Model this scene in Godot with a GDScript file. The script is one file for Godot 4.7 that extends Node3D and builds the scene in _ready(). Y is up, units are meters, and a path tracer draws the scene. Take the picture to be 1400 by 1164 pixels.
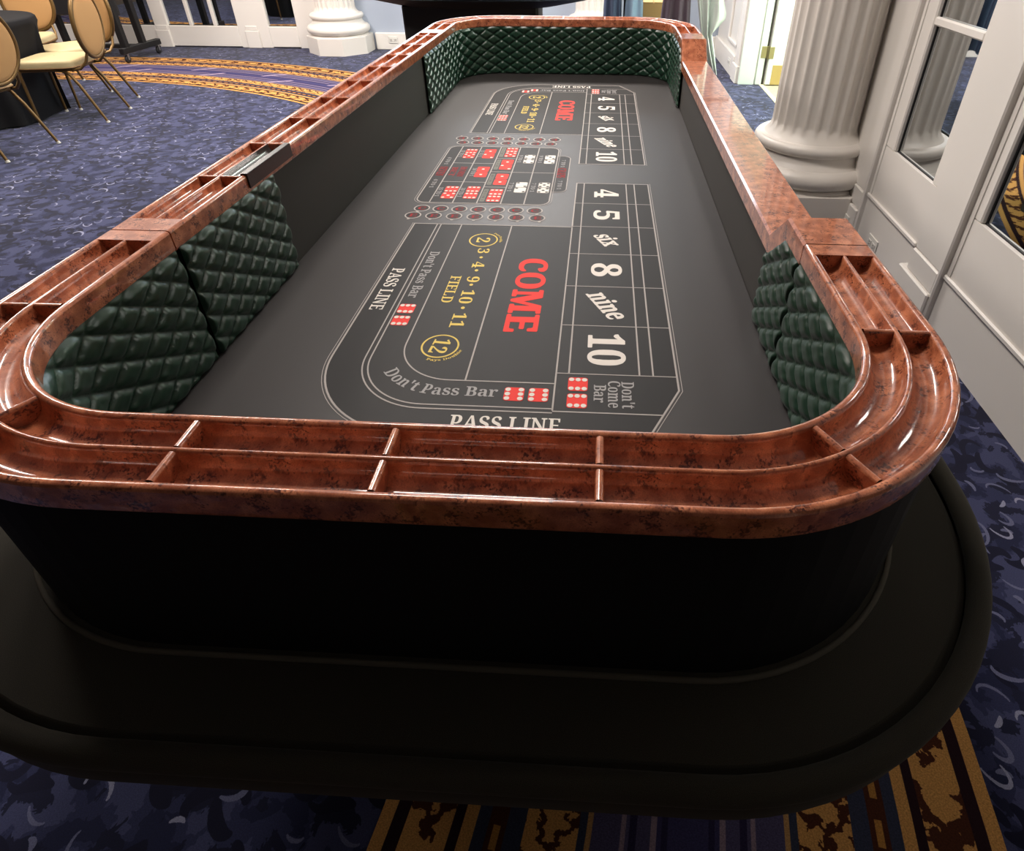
extends Node3D

# ---------------------------------------------------------------- shapes
class Shape:
	var v := PackedVector3Array()
	var n := PackedVector3Array()
	var uv := PackedVector2Array()

	func tri(a: Vector3, b: Vector3, c: Vector3, na: Vector3, nb: Vector3, nc: Vector3, ua := Vector2.ZERO, ub := Vector2.ZERO, uc := Vector2.ZERO) -> void:
		var g := (b - a).cross(c - a)
		if g.length_squared() < 1e-18:
			return
		if g.dot(na + nb + nc) > 0.0:
			v.append_array([a, c, b]); n.append_array([na, nc, nb]); uv.append_array([ua, uc, ub])
		else:
			v.append_array([a, b, c]); n.append_array([na, nb, nc]); uv.append_array([ua, ub, uc])

	func quad(a: Vector3, b: Vector3, c: Vector3, d: Vector3, out: Vector3) -> void:
		var g := (b - a).cross(c - a)
		if g.length_squared() < 1e-16:
			g = (c - a).cross(d - a)
		g = g.normalized()
		if g.dot(out) < 0.0:
			g = -g
		tri(a, b, c, g, g, g)
		tri(a, c, d, g, g, g)

	# rows of points; smooth normals; flip turns them over
	func grid(p: Array, flip := false, loop_j := false, loop_i := false, uvs: Array = []) -> void:
		var m := p.size()
		var w: int = p[0].size()
		var nn := []
		for i in m:
			var row := PackedVector3Array()
			for j in w:
				var j0 := (j - 1 + w) % w if loop_j else maxi(j - 1, 0)
				var j1 := (j + 1) % w if loop_j else mini(j + 1, w - 1)
				var i0 := (i - 1 + m) % m if loop_i else maxi(i - 1, 0)
				var i1 := (i + 1) % m if loop_i else mini(i + 1, m - 1)
				var g: Vector3 = (p[i1][j] - p[i0][j]).cross(p[i][j1] - p[i][j0])
				g = g.normalized() if g.length_squared() > 1e-20 else Vector3.UP
				row.append(-g if flip else g)
			nn.append(row)
		for i in (m if loop_i else m - 1):
			var i2 := (i + 1) % m
			for j in (w if loop_j else w - 1):
				var j2 := (j + 1) % w
				if uvs.size():
					tri(p[i][j], p[i2][j], p[i2][j2], nn[i][j], nn[i2][j], nn[i2][j2], uvs[i][j], uvs[i2][j], uvs[i2][j2])
					tri(p[i][j], p[i2][j2], p[i][j2], nn[i][j], nn[i2][j2], nn[i][j2], uvs[i][j], uvs[i2][j2], uvs[i][j2])
				else:
					tri(p[i][j], p[i2][j], p[i2][j2], nn[i][j], nn[i2][j], nn[i2][j2])
					tri(p[i][j], p[i2][j2], p[i][j2], nn[i][j], nn[i2][j2], nn[i][j2])

	# box with chamfered edges, lo..hi, turned by t
	func box(lo: Vector3, hi: Vector3, bevel := 0.0, t := Transform3D.IDENTITY) -> void:
		var c := (lo + hi) / 2.0
		var h := (hi - lo).abs() / 2.0
		var b := minf(bevel, minf(h.x, minf(h.y, h.z)) * 0.95)
		var q := func(s: Vector3, k: int) -> Vector3:
			var e := h - Vector3(b, b, b)
			e[k] = h[k]
			return t * (c + s * e)
		for k in 3:
			var a := (k + 1) % 3
			var d := (k + 2) % 3
			for sg in [-1.0, 1.0]:
				var pts := []
				for st in [[-1, -1], [1, -1], [1, 1], [-1, 1]]:
					var s := Vector3.ZERO
					s[k] = sg; s[a] = st[0]; s[d] = st[1]
					pts.append(q.call(s, k))
				var o := Vector3.ZERO
				o[k] = sg
				quad(pts[0], pts[1], pts[2], pts[3], t.basis * o)
			if b > 0.0:
				for sa in [-1.0, 1.0]:
					for sd in [-1.0, 1.0]:
						var s0 := Vector3.ZERO
						s0[a] = sa; s0[d] = sd
						var s1 := s0
						s0[k] = -1.0; s1[k] = 1.0
						var o := Vector3.ZERO
						o[a] = sa; o[d] = sd
						quad(q.call(s0, a), q.call(s1, a), q.call(s1, d), q.call(s0, d), t.basis * o)
		if b > 0.0:
			for x in [-1.0, 1.0]:
				for y in [-1.0, 1.0]:
					for z in [-1.0, 1.0]:
						var s := Vector3(x, y, z)
						var o := (t.basis * s).normalized()
						tri(q.call(s, 0), q.call(s, 1), q.call(s, 2), o, o, o)

	# tube through points; radius a number or an array
	func tube(pts: Array, radius, sides := 10, loop := false, caps := true) -> void:
		var rows := []
		var m := pts.size()
		var side := Vector3.ZERO
		for i in m:
			var a: Vector3 = pts[(i - 1 + m) % m] if loop else pts[maxi(i - 1, 0)]
			var b: Vector3 = pts[(i + 1) % m] if loop else pts[mini(i + 1, m - 1)]
			var t := (b - a).normalized()
			if side == Vector3.ZERO:
				side = t.cross(Vector3.UP if absf(t.y) < 0.9 else Vector3.RIGHT).normalized()
			else:
				side = (side - t * side.dot(t)).normalized()
			var up := t.cross(side)
			var r: float = radius[i] if radius is Array else radius
			var row := PackedVector3Array()
			for j in sides:
				var f := TAU * j / sides
				row.append(pts[i] + (side * cos(f) + up * sin(f)) * r)
			rows.append(row)
		grid(rows, false, true, loop)
		if caps and not loop:
			for e in [0, m - 1]:
				var o: Vector3 = (pts[0] - pts[1]).normalized() if e == 0 else (pts[m - 1] - pts[m - 2]).normalized()
				for j in sides:
					tri(pts[e], rows[e][j], rows[e][(j + 1) % sides], o, o, o)

	# profile of (radius, y), one run of smooth points; c the axis
	func lathe(prof: Array, c: Vector3, seg := 48, from := 0.0, to := TAU) -> void:
		var rows := []
		var whole := absf(to - from - TAU) < 1e-4
		for i in (seg if whole else seg + 1):
			var f := from + (to - from) * i / seg
			var row := PackedVector3Array()
			for q in prof:
				row.append(c + Vector3(cos(f) * q.x, q.y, sin(f) * q.x))
			rows.append(row)
		grid(rows, prof[prof.size() - 1].y > prof[0].y, false, whole)

	# flat outline in x,z between two heights
	func prism(poly: PackedVector2Array, y0: float, y1: float, bevel := 0.0) -> void:
		var top := poly
		if bevel > 0.0:
			var inner := Geometry2D.offset_polygon(poly, -bevel)
			if inner.size() == 1:
				top = inner[0]
		flat(top, y1, true)
		flat(poly, y0, false)
		var m := poly.size()
		var ccw := not Geometry2D.is_polygon_clockwise(poly)
		for i in m:
			var a := poly[i]
			var b := poly[(i + 1) % m]
			var e := b - a
			var o := Vector3(e.y, 0, -e.x) if ccw else Vector3(-e.y, 0, e.x)
			quad(Vector3(a.x, y0, a.y), Vector3(b.x, y0, b.y), Vector3(b.x, y1 - bevel, b.y), Vector3(a.x, y1 - bevel, a.y), o)
		if bevel > 0.0:
			var rim := []
			for q in [poly, top]:
				var row := PackedVector3Array()
				for i in 0:
					pass
				for p in q:
					row.append(Vector3(p.x, y1 - bevel if rim.is_empty() else y1, p.y))
				rim.append(row)
			if rim[0].size() == rim[1].size():
				for i in m:
					var k := 0
					var best := 1e9
					for j in m:
						var dd: float = rim[0][i].distance_squared_to(rim[1][j])
						if dd < best:
							best = dd; k = j
					var k2 := (k + 1) % m
					quad(rim[0][i], rim[0][(i + 1) % m], rim[1][k2], rim[1][k], Vector3.UP)

	func flat(poly: PackedVector2Array, y: float, up := true) -> void:
		var id := Geometry2D.triangulate_polygon(poly)
		var o := Vector3.UP if up else Vector3.DOWN
		for i in range(0, id.size(), 3):
			var a := poly[id[i]]
			var b := poly[id[i + 1]]
			var c := poly[id[i + 2]]
			tri(Vector3(a.x, y, a.y), Vector3(b.x, y, b.y), Vector3(c.x, y, c.y), o, o, o)

	# sweep runs of a profile (side, height) along a level path of (x, z); side is to the left of travel
	func sweep(path: PackedVector2Array, runs: Array, y: float, loop := false, cap: PackedVector2Array = []) -> void:
		var m := path.size()
		var left := []
		for i in m:
			var a := path[(i - 1 + m) % m] if loop else path[maxi(i - 1, 0)]
			var b := path[(i + 1) % m] if loop else path[mini(i + 1, m - 1)]
			var d1 := (path[i] - a).normalized() if a != path[i] else (b - path[i]).normalized()
			var d2 := (b - path[i]).normalized() if b != path[i] else d1
			var t := (d1 + d2).normalized()
			var l := Vector2(t.y, -t.x)
			left.append(l / maxf(0.3, sqrt((1.0 + d1.dot(d2)) / 2.0)))
		for run in runs:
			var rows := []
			for i in m:
				var row := PackedVector3Array()
				for q in run:
					var s: Vector2 = path[i] + left[i] * q.x
					row.append(Vector3(s.x, y + q.y, s.y))
				rows.append(row)
			grid(rows, true, false, loop)
		if cap.size():
			var id := Geometry2D.triangulate_polygon(cap)
			for e in [0, m - 1]:
				var t3: Vector2 = (path[0] - path[1]) if e == 0 else (path[m - 1] - path[m - 2])
				var o := Vector3(t3.x, 0, t3.y).normalized()
				var pts := []
				for q in cap:
					var s: Vector2 = path[e] + left[e] * q.x
					pts.append(Vector3(s.x, y + q.y, s.y))
				for i in range(0, id.size(), 3):
					tri(pts[id[i]], pts[id[i + 1]], pts[id[i + 2]], o, o, o)

	func mesh() -> ArrayMesh:
		var a := []
		a.resize(Mesh.ARRAY_MAX)
		a[Mesh.ARRAY_VERTEX] = v
		a[Mesh.ARRAY_NORMAL] = n
		a[Mesh.ARRAY_TEX_UV] = uv
		var m := ArrayMesh.new()
		m.add_surface_from_arrays(Mesh.PRIMITIVE_TRIANGLES, a)
		return m


func obj(called: String, s: Shape, m: Material, parent: Node = self) -> MeshInstance3D:
	var o := MeshInstance3D.new()
	o.name = called
	o.mesh = s.mesh()
	o.material_override = null
	o.mesh.surface_set_material(0, m)
	parent.add_child(o, true)
	return o

func node(called: String, parent: Node = self, at := Vector3.ZERO, turn := 0.0) -> Node3D:
	var o := Node3D.new()
	o.name = called
	parent.add_child(o, true)
	o.position = at
	o.rotation.y = turn
	return o

func tag(o: Node, label: String, category: String, group := "") -> Node:
	o.set_meta("label", label)
	o.set_meta("category", category)
	if group:
		o.set_meta("group", group)
	return o

func structure(o: Node) -> Node:
	o.set_meta("kind", "structure")
	return o

func bx(lo: Vector3, hi: Vector3, bevel := 0.0) -> Shape:
	var s := Shape.new()
	s.box(lo, hi, bevel)
	return s

# ---------------------------------------------------------------- textures and materials
func noise_bytes(w: int, h: int, freq: float, sd: int, octaves := 3, kind := FastNoiseLite.TYPE_SIMPLEX_SMOOTH, warp := 0.0) -> PackedByteArray:
	var f := FastNoiseLite.new()
	f.seed = sd
	f.noise_type = kind
	f.frequency = freq
	f.fractal_octaves = octaves
	if warp > 0.0:
		f.domain_warp_enabled = true
		f.domain_warp_amplitude = warp
		f.domain_warp_frequency = freq * 1.3
		f.domain_warp_fractal_octaves = 2
	return f.get_seamless_image(w, h).get_data()

func mixb(a: Vector3, b: Vector3, t: float) -> Vector3:
	return a.lerp(b, clampf(t, 0.0, 1.0))

func picture(w: int, h: int, d: PackedByteArray) -> ImageTexture:
	return ImageTexture.create_from_image(Image.create_from_data(w, h, false, Image.FORMAT_RGB8, d))

func burl_texture() -> ImageTexture:
	var w := 1024
	var a := noise_bytes(w, w, 0.012, 3, 4, FastNoiseLite.TYPE_SIMPLEX_SMOOTH, 30.0)
	var b := noise_bytes(w, w, 0.035, 8, 3, FastNoiseLite.TYPE_SIMPLEX_SMOOTH, 14.0)
	var c := noise_bytes(w, w, 0.009, 21, 2)
	var e := noise_bytes(w, w, 0.16, 33, 2)
	var g := noise_bytes(w, w, 0.075, 55, 2, FastNoiseLite.TYPE_SIMPLEX_SMOOTH, 8.0)
	var d := PackedByteArray()
	d.resize(w * w * 3)
	for i in w * w:
		var x := a[i] / 255.0
		var k := mixb(Vector3(164, 92, 62), Vector3(210, 132, 94), (x - 0.25) * 1.9)
		var f := b[i] / 255.0 + (c[i] / 255.0 - 0.5) * 0.45
		k = mixb(k, Vector3(104, 52, 36), (f - 0.68) * 4.0)
		k = mixb(k, Vector3(86, 42, 30), (g[i] / 255.0 + (c[i] / 255.0 - 0.5) * 0.7 - 0.74) * 5.0)
		k *= 0.9 + 0.2 * e[i] / 255.0
		d[i * 3] = clampi(int(k.x), 0, 255); d[i * 3 + 1] = clampi(int(k.y), 0, 255); d[i * 3 + 2] = clampi(int(k.z), 0, 255)
	return picture(w, w, d)

# hooked strokes stamped into a wrapping picture
func stroke(d: PackedByteArray, w: int, h: int, cx: float, cy: float, r: float, a0: float, a1: float, width: float, k: Vector3, squash: float, tilt: float) -> PackedByteArray:
	var steps := int(absf(a1 - a0) * r / 2.0) + 3
	for s in steps + 1:
		var t := float(s) / steps
		var f := lerpf(a0, a1, t)
		var rr := r * (1.0 - 0.35 * t)
		var p := Vector2(cos(f) * rr, sin(f) * rr * squash).rotated(tilt) + Vector2(cx, cy)
		var q := width * (0.35 + 0.65 * sin(PI * clampf(t * 0.92 + 0.06, 0.0, 1.0)))
		var n := int(ceil(q))
		for oy in range(-n, n + 1):
			for ox in range(-n, n + 1):
				if ox * ox + oy * oy <= q * q:
					var i := (posmod(int(p.y) + oy, h) * w + posmod(int(p.x) + ox, w)) * 3
					d[i] = int(k.x); d[i + 1] = int(k.y); d[i + 2] = int(k.z)
	return d

func carpet_texture() -> ImageTexture:
	var w := 768
	var h := 1536
	var a := noise_bytes(w, h, 0.006, 5, 2, FastNoiseLite.TYPE_SIMPLEX_SMOOTH, 70.0)
	var b := noise_bytes(w, h, 0.009, 15, 2, FastNoiseLite.TYPE_SIMPLEX_SMOOTH, 60.0)
	var d := PackedByteArray()
	d.resize(w * h * 3)
	for i in w * h:
		var k := Vector3(47, 51, 84)
		if a[i] > 138:
			k = Vector3(64, 68, 102)
		if b[i] > 160:
			k = Vector3(27, 29, 54)
		elif a[i] < 88:
			k = Vector3(33, 37, 67)
		d[i * 3] = int(k.x); d[i * 3 + 1] = int(k.y); d[i * 3 + 2] = int(k.z)
	var g := RandomNumberGenerator.new()
	g.seed = 77
	for pass_ in 2:
		for i in (26 if pass_ == 0 else 34):
			var x := g.randf() * w
			var y := g.randf() * w
			var r := g.randf_range(40, 100) if pass_ == 0 else g.randf_range(24, 70)
			var a0 := g.randf() * TAU
			var a1 := a0 + g.randf_range(1.2, 3.4) * (1.0 if g.randf() < 0.5 else -1.0)
			var width := g.randf_range(12, 26) if pass_ == 0 else g.randf_range(4.5, 8.0)
			var k := Vector3(21, 22, 46) if pass_ == 0 else (Vector3(146, 148, 174) if g.randf() < 0.6 else Vector3(104, 107, 138))
			var tilt := g.randf() * PI
			d = stroke(d, w, h, x, y, r, a0, a1, width, k, 0.6, tilt)
			d = stroke(d, w, h, x + w * 0.47, y + w, r, a0, a1, width, k, 0.6, tilt)
	var e := noise_bytes(w, h, 0.25, 9, 2)
	for i in w * h:
		var q := 0.76 + 0.30 * e[i] / 255.0
		for c in 3:
			d[i * 3 + c] = clampi(int(d[i * 3 + c] * q), 0, 255)
	return picture(w, h, d)

# across the band: rows, 1.2 m; along: columns, 0.96 m
func band_texture() -> ImageTexture:
	var w := 1024
	var h := 1024
	var a := noise_bytes(w, h, 0.02, 41, 3, FastNoiseLite.TYPE_SIMPLEX_SMOOTH, 18.0)
	var e := noise_bytes(w, h, 0.25, 43, 2)
	var gold := Vector3(190, 140, 80)
	var brown := Vector3(70, 38, 26)
	var slate := Vector3(52, 56, 74)
	var d := PackedByteArray()
	d.resize(w * h * 3)
	for yy in h:
		var across := 1.2 * yy / h
		var m := minf(across, 1.2 - across)
		for xx in w:
			var i := yy * w + xx
			var u := 0.96 * xx / w
			var nz := a[i] / 255.0 - 0.5
			var k := Vector3(40, 24, 30)
			if m < 0.028 or (m > 0.165 and m < 0.19):
				k = gold
			elif m > 0.055 and m < 0.145:
				var z := fmod(u + absf(m - 0.1) * 1.6 + nz * 0.10 + 0.96, 0.16) / 0.16
				k = gold if z > 0.34 else brown
			elif m > 0.215 and m < 0.25:
				k = Vector3(168, 120, 60) if fmod(u, 0.08) < 0.045 and m > 0.226 and m < 0.24 else brown
			elif m > 0.19 and m < 0.285:
				k = slate
			elif m >= 0.285 and m < 0.39:
				var z := fmod(u + absf(m - 0.337) * 1.8 + nz * 0.12 + 0.96, 0.12) / 0.12
				k = gold if z > 0.34 else brown
			elif m >= 0.39 and m < 0.405:
				k = slate
			elif m >= 0.405 and m < 0.415:
				k = Vector3(170, 130, 84)
			elif m >= 0.415:
				var c := across - 0.6
				k = Vector3(76, 71, 100) if absf(c) > 0.066 else Vector3(60, 57, 92)
				if absf(absf(c) - 0.106) < 0.007 or absf(absf(c) - 0.045) < 0.006:
					k = Vector3(46, 40, 68)
				var hook := 0.0
				if absf(absf(c) - 0.066) < 0.006 or absf(absf(c) - 0.125) < 0.005:
					hook = 1.0
				var ph := fmod(u + (0.48 if c > 0.0 else 0.0), 0.96)
				var cu := 0.30 - c * 1.0
				var off := absf(ph - cu)
				if absf(c) > 0.010 and off < 0.022:
					hook = 1.6
				elif hook > 0.0 and absf(c) < 0.1 and ph < cu and ph > cu - 0.10:
					hook = 0.0
				if hook > 1.5:
					k = Vector3(160, 142, 160)
				elif hook > 0.0:
					k = Vector3(136, 118, 130)
			k *= 0.8 + 0.4 * e[i] / 255.0
			d[i * 3] = clampi(int(k.x), 0, 255); d[i * 3 + 1] = clampi(int(k.y), 0, 255); d[i * 3 + 2] = clampi(int(k.z), 0, 255)
	return picture(w, h, d)

func grain_texture(sd: int, freq: float, low: float, size := 512) -> ImageTexture:
	var a := noise_bytes(size, size, freq, sd, 3)
	var d := PackedByteArray()
	d.resize(size * size * 3)
	for i in size * size:
		var q := clampi(int(255.0 * (low + (1.0 - low) * a[i] / 255.0)), 0, 255)
		d[i * 3] = q; d[i * 3 + 1] = q; d[i * 3 + 2] = q
	return picture(size, size, d)

func mat(c: Color, rough := 0.6, spec := 0.5, metal := 0.0) -> StandardMaterial3D:
	var m := StandardMaterial3D.new()
	m.albedo_color = c
	m.roughness = rough
	m.metallic_specular = spec
	m.metallic = metal
	return m

func rgb(r: int, g: int, b: int) -> Color:
	return Color8(r, g, b)

func triplanar(m: StandardMaterial3D, t: Texture2D, size: float, world := false) -> StandardMaterial3D:
	m.albedo_texture = t
	m.uv1_triplanar = true
	m.uv1_world_triplanar = world
	m.uv1_scale = Vector3.ONE / size
	m.uv1_triplanar_sharpness = 6.0
	return m

var burl: StandardMaterial3D
var black_cloth: StandardMaterial3D
var wall_paint: StandardMaterial3D
var trim_paint: StandardMaterial3D
var mirror: StandardMaterial3D
var serif: SystemFont

# ---------------------------------------------------------------- measures of the games table
const W := 1.4502
const L := 3.656
const RAIL := 0.121
const R := 0.97
const LOW := 0.888
const FELT := 0.668
const UNDER := 0.926
const ZC := -1.828
const SHELF := 0.640


func _ready() -> void:
	# camera
	var cam := Camera3D.new()
	cam.name = "camera"
	add_child(cam)
	cam.projection = Camera3D.PROJECTION_FRUSTUM
	cam.near = 0.05
	cam.far = 60.0
	cam.size = 2.0 * 0.05 * 582.0 / 836.7163
	cam.frustum_offset = Vector2(0.05 * (700.0 - 775.8455) / 836.7163, 0.05 * (461.7795 - 582.0) / 836.7163)
	cam.transform = Transform3D(Basis(Vector3.UP, 0.0499) * Basis(Vector3.RIGHT, -0.6076) * Basis(Vector3.BACK, 0.004), Vector3(0.2159, 1.476, 0.4191))
	cam.current = true
	# surroundings and exposure
	var env := Environment.new()
	env.background_mode = Environment.BG_COLOR
	env.background_color = Color(0, 0, 0)
	env.tonemap_mode = Environment.TONE_MAPPER_LINEAR
	env.tonemap_exposure = 1.42
	env.sdfgi_enabled = true
	env.ssao_enabled = true
	env.ssil_enabled = true
	var we := WorldEnvironment.new()
	we.name = "surroundings"
	we.environment = env
	add_child(we)
	# lamps: [x, z, energy, colour]
	var warm := Color(1.0, 0.955, 0.92)
	var panels := [
		[-0.5, -5.5, 11.0, warm], [-3.6, -5.6, 10.0, warm], [-0.6, -2.1, 5.0, warm], [-4.0, -3.6, 6.0, warm], [-6.4, -5.6, 8.0, warm],
	]
	make_materials()
	for i in panels.size():
		ceiling_panel(panels[i], i)
	corridor_lamp(Vector3(2.62, 2.55, -5.0), 10.0)
	daylight_window(Vector3(-0.6, 2.05, ZB), Vector2(3.4, 1.5), 4.5)

	build_room()
	build_table()
	build_far_table()
	build_columns()
	build_chairs()
	build_stand()
	build_garments()


func make_materials() -> void:
	burl = triplanar(mat(Color.WHITE, 0.3, 0.38), burl_texture(), 0.42)
	burl.clearcoat_enabled = true
	burl.clearcoat = 1.0
	burl.clearcoat_roughness = 0.05
	black_cloth = triplanar(mat(rgb(74, 70, 58), 0.85, 0.35), grain_texture(61, 0.2, 0.45), 0.12)
	wall_paint = mat(rgb(220, 216, 210), 0.45, 0.4)
	trim_paint = mat(rgb(228, 224, 218), 0.35, 0.45)
	mirror = mat(rgb(205, 210, 212), 0.02, 0.5, 1.0)
	serif = SystemFont.new()
	serif.font_names = PackedStringArray(["Droid Serif"])
	serif.font_weight = 700


# ---------------------------------------------------------------- lamps
func ceiling_panel(p: Array, i: int) -> void:
	var t := node("ceiling_light", self, Vector3(p[0], 3.5, p[1]))
	tag(t, ["flush ceiling light nearest above the far end of the table", "flush ceiling light over the round banquet table", "flush ceiling light right above the games table", "flush ceiling light over the open carpet left of the table", "flush ceiling light furthest left near the mirror doors"][i], "lamp", "flush ceiling lights")
	var f := Shape.new()
	for s in [-1.0, 1.0]:
		f.box(Vector3(-0.64, -0.06, s * 0.32 - 0.02), Vector3(0.64, 0.1, s * 0.32 + 0.02), 0.006)
		f.box(Vector3(s * 0.62 - 0.02, -0.06, -0.3), Vector3(s * 0.62 + 0.02, 0.1, 0.3), 0.006)
	obj("frame", f, trim_paint, t)
	var m := mat(rgb(240, 238, 232), 0.5)
	m.emission_enabled = true
	m.emission = p[3]
	m.emission_energy_multiplier = 4.0
	obj("diffuser", bx(Vector3(-0.6, -0.04, -0.3), Vector3(0.6, 0.0, 0.3), 0.004), m, t)
	var l := AreaLight3D.new()
	l.name = "light"
	l.area_size = Vector2(1.2, 0.6)
	l.light_color = p[3]
	l.light_energy = p[2]
	l.shadow_enabled = true
	t.add_child(l, true)
	l.position = Vector3(0, -0.07, 0)
	l.rotation_degrees.x = -90


func daylight_window(at: Vector3, size: Vector2, e: float) -> void:
	# wide window with a bright sheer blind, above the wainscot of the far wall
	var t := node("window_1", self, at)
	structure(t)
	var m := mat(rgb(225, 232, 240), 0.6)
	m.emission_enabled = true
	m.emission = Color(0.86, 0.94, 1.0)
	m.emission_energy_multiplier = 1.5
	obj("lit_blind", bx(Vector3(-size.x / 2, -size.y / 2, -0.03), Vector3(size.x / 2, size.y / 2, -0.02)), m, t)
	for k in 5:
		var x := -size.x / 2 + size.x * k / 4.0
		obj("mullion", bx(Vector3(x - 0.025, -size.y / 2, -0.03), Vector3(x + 0.025, size.y / 2, 0.02), 0.004), trim_paint, t)
	for y in [-size.y / 2, 0.0, size.y / 2]:
		obj("window_bar", bx(Vector3(-size.x / 2 - 0.025, y - 0.025, -0.028), Vector3(size.x / 2 + 0.025, y + 0.025, 0.022), 0.004), trim_paint, t)
	var l := AreaLight3D.new()
	l.name = "light"
	l.area_size = size
	l.light_color = Color(0.86, 0.94, 1.0)
	l.light_energy = e
	l.shadow_enabled = true
	t.add_child(l, true)
	l.position = Vector3(0, 0, 0.03)
	l.rotation_degrees.y = 180

func corridor_lamp(at: Vector3, e: float) -> void:
	var t := node("ceiling_light", self, at)
	tag(t, "cool bright ceiling light in the corridor behind the open door", "lamp")
	var c := Color(0.95, 1.0, 0.95)
	obj("frame", bx(Vector3(-0.34, 0.0, -0.94), Vector3(0.34, 0.05, 0.94), 0.006), trim_paint, t)
	var m := mat(rgb(240, 245, 238), 0.5)
	m.emission_enabled = true
	m.emission = c
	m.emission_energy_multiplier = 5.0
	obj("diffuser", bx(Vector3(-0.3, -0.03, -0.9), Vector3(0.3, 0.0, 0.9), 0.004), m, t)
	var l := AreaLight3D.new()
	l.name = "light"
	l.area_size = Vector2(0.6, 1.8)
	l.light_color = c
	l.light_energy = e
	l.shadow_enabled = true
	t.add_child(l, true)
	l.position = Vector3(0, -0.06, 0)
	l.rotation_degrees.x = -90


# ---------------------------------------------------------------- the room
const XR := 1.64
const ZB := -8.12

func build_room() -> void:
	var carpet := mat(Color.WHITE, 0.95, 0.2)
	carpet.albedo_texture = carpet_texture()
	carpet.uv1_triplanar = true
	carpet.uv1_world_triplanar = true
	carpet.uv1_scale = Vector3(1.0 / 0.63, 1.0, 1.0 / 1.26)
	carpet.rim_enabled = true
	carpet.rim = 0.3
	carpet.rim_tint = 0.7
	structure(obj("floor", bx(Vector3(-9.2, -0.2, -8.4), Vector3(1.867, 0.0, 4.2)), carpet))
	# the ring woven into the carpet
	var band := mat(Color.WHITE, 0.95, 0.2)
	band.albedo_texture = band_texture()
	var s := Shape.new()
	var rows := []
	var uvs := []
	for i in 241:
		var f := TAU * i / 240.0
		var row := PackedVector3Array()
		var uv := []
		for k in 3:
			var rr := 6.5 - 0.6 * k
			var p := Vector3(-5.4 + cos(f) * rr, 0.002, -0.9 + sin(f) * rr)
			row.append(p)
			uv.append(Vector2(i / 240.0 * 39.0, k / 2.0))
		rows.append(row)
		uvs.append(uv)
	# keep what lies inside the room
	for i in 240:
		for k in 2:
			var q := [rows[i][k], rows[i + 1][k], rows[i + 1][k + 1], rows[i][k + 1]]
			var u := [uvs[i][k], uvs[i + 1][k], uvs[i + 1][k + 1], uvs[i][k + 1]]
			var inside := true
			for c in q:
				if c.x < -9.0 or c.x > XR or c.z > 4.0 or c.z < ZB:
					inside = false
			if inside:
				s.tri(q[0], q[1], q[2], Vector3.UP, Vector3.UP, Vector3.UP, u[0], u[1], u[2])
				s.tri(q[0], q[2], q[3], Vector3.UP, Vector3.UP, Vector3.UP, u[0], u[2], u[3])
	structure(obj("trim_1", s, band)).set_meta("label", "gold and purple border ring woven into the blue carpet")
	# corridor floor and threshold
	var tile := triplanar(mat(rgb(196, 186, 158), 0.35, 0.5), grain_texture(71, 0.03, 0.85), 0.8)
	structure(obj("floor_corridor", bx(Vector3(1.91, -0.2, -7.4), Vector3(4.3, 0.0, -3.2)), tile))
	structure(obj("trim_2", bx(Vector3(1.867, -0.2, -6.45), Vector3(1.91, 0.006, -3.5), 0.003), mat(rgb(226, 222, 176), 0.4))).set_meta("label", "pale threshold strip between carpet and corridor floor")
	var ceil := mat(rgb(226, 222, 214), 0.8, 0.3)
	structure(obj("ceiling", bx(Vector3(-9.2, 3.6, -8.4), Vector3(2.1, 3.8, 4.2)), ceil))
	structure(obj("ceiling_corridor", bx(Vector3(2.04, 2.6, -7.4), Vector3(4.3, 2.8, -3.2)), ceil))
	var plain := mat(rgb(92, 82, 74), 0.6, 0.35)
	structure(obj("wall_left", bx(Vector3(-9.2, 0, -8.4), Vector3(-9.0, 3.6, 4.2)), plain))
	structure(obj("wall_front", bx(Vector3(-9.0, 0, 4.0), Vector3(2.04, 3.6, 4.2)), plain))
	var white := mat(rgb(226, 230, 222), 0.5, 0.4)
	structure(obj("wall_corridor_far", bx(Vector3(4.1, 0, -7.4), Vector3(4.3, 2.6, -3.2)), white))
	structure(obj("wall_corridor_back", bx(Vector3(2.04, 0, -7.4), Vector3(4.1, 2.6, -7.2)), white))
	structure(obj("wall_corridor_front", bx(Vector3(2.04, 0, -3.4), Vector3(4.1, 2.6, -3.2)), white))
	build_back_wall()
	build_right_wall()


func strip(parent: Node, lo: Vector3, hi: Vector3, called := "moulding", m: Material = trim_paint, bevel := 0.006) -> void:
	obj(called, bx(lo, hi, bevel), m, parent)


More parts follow.
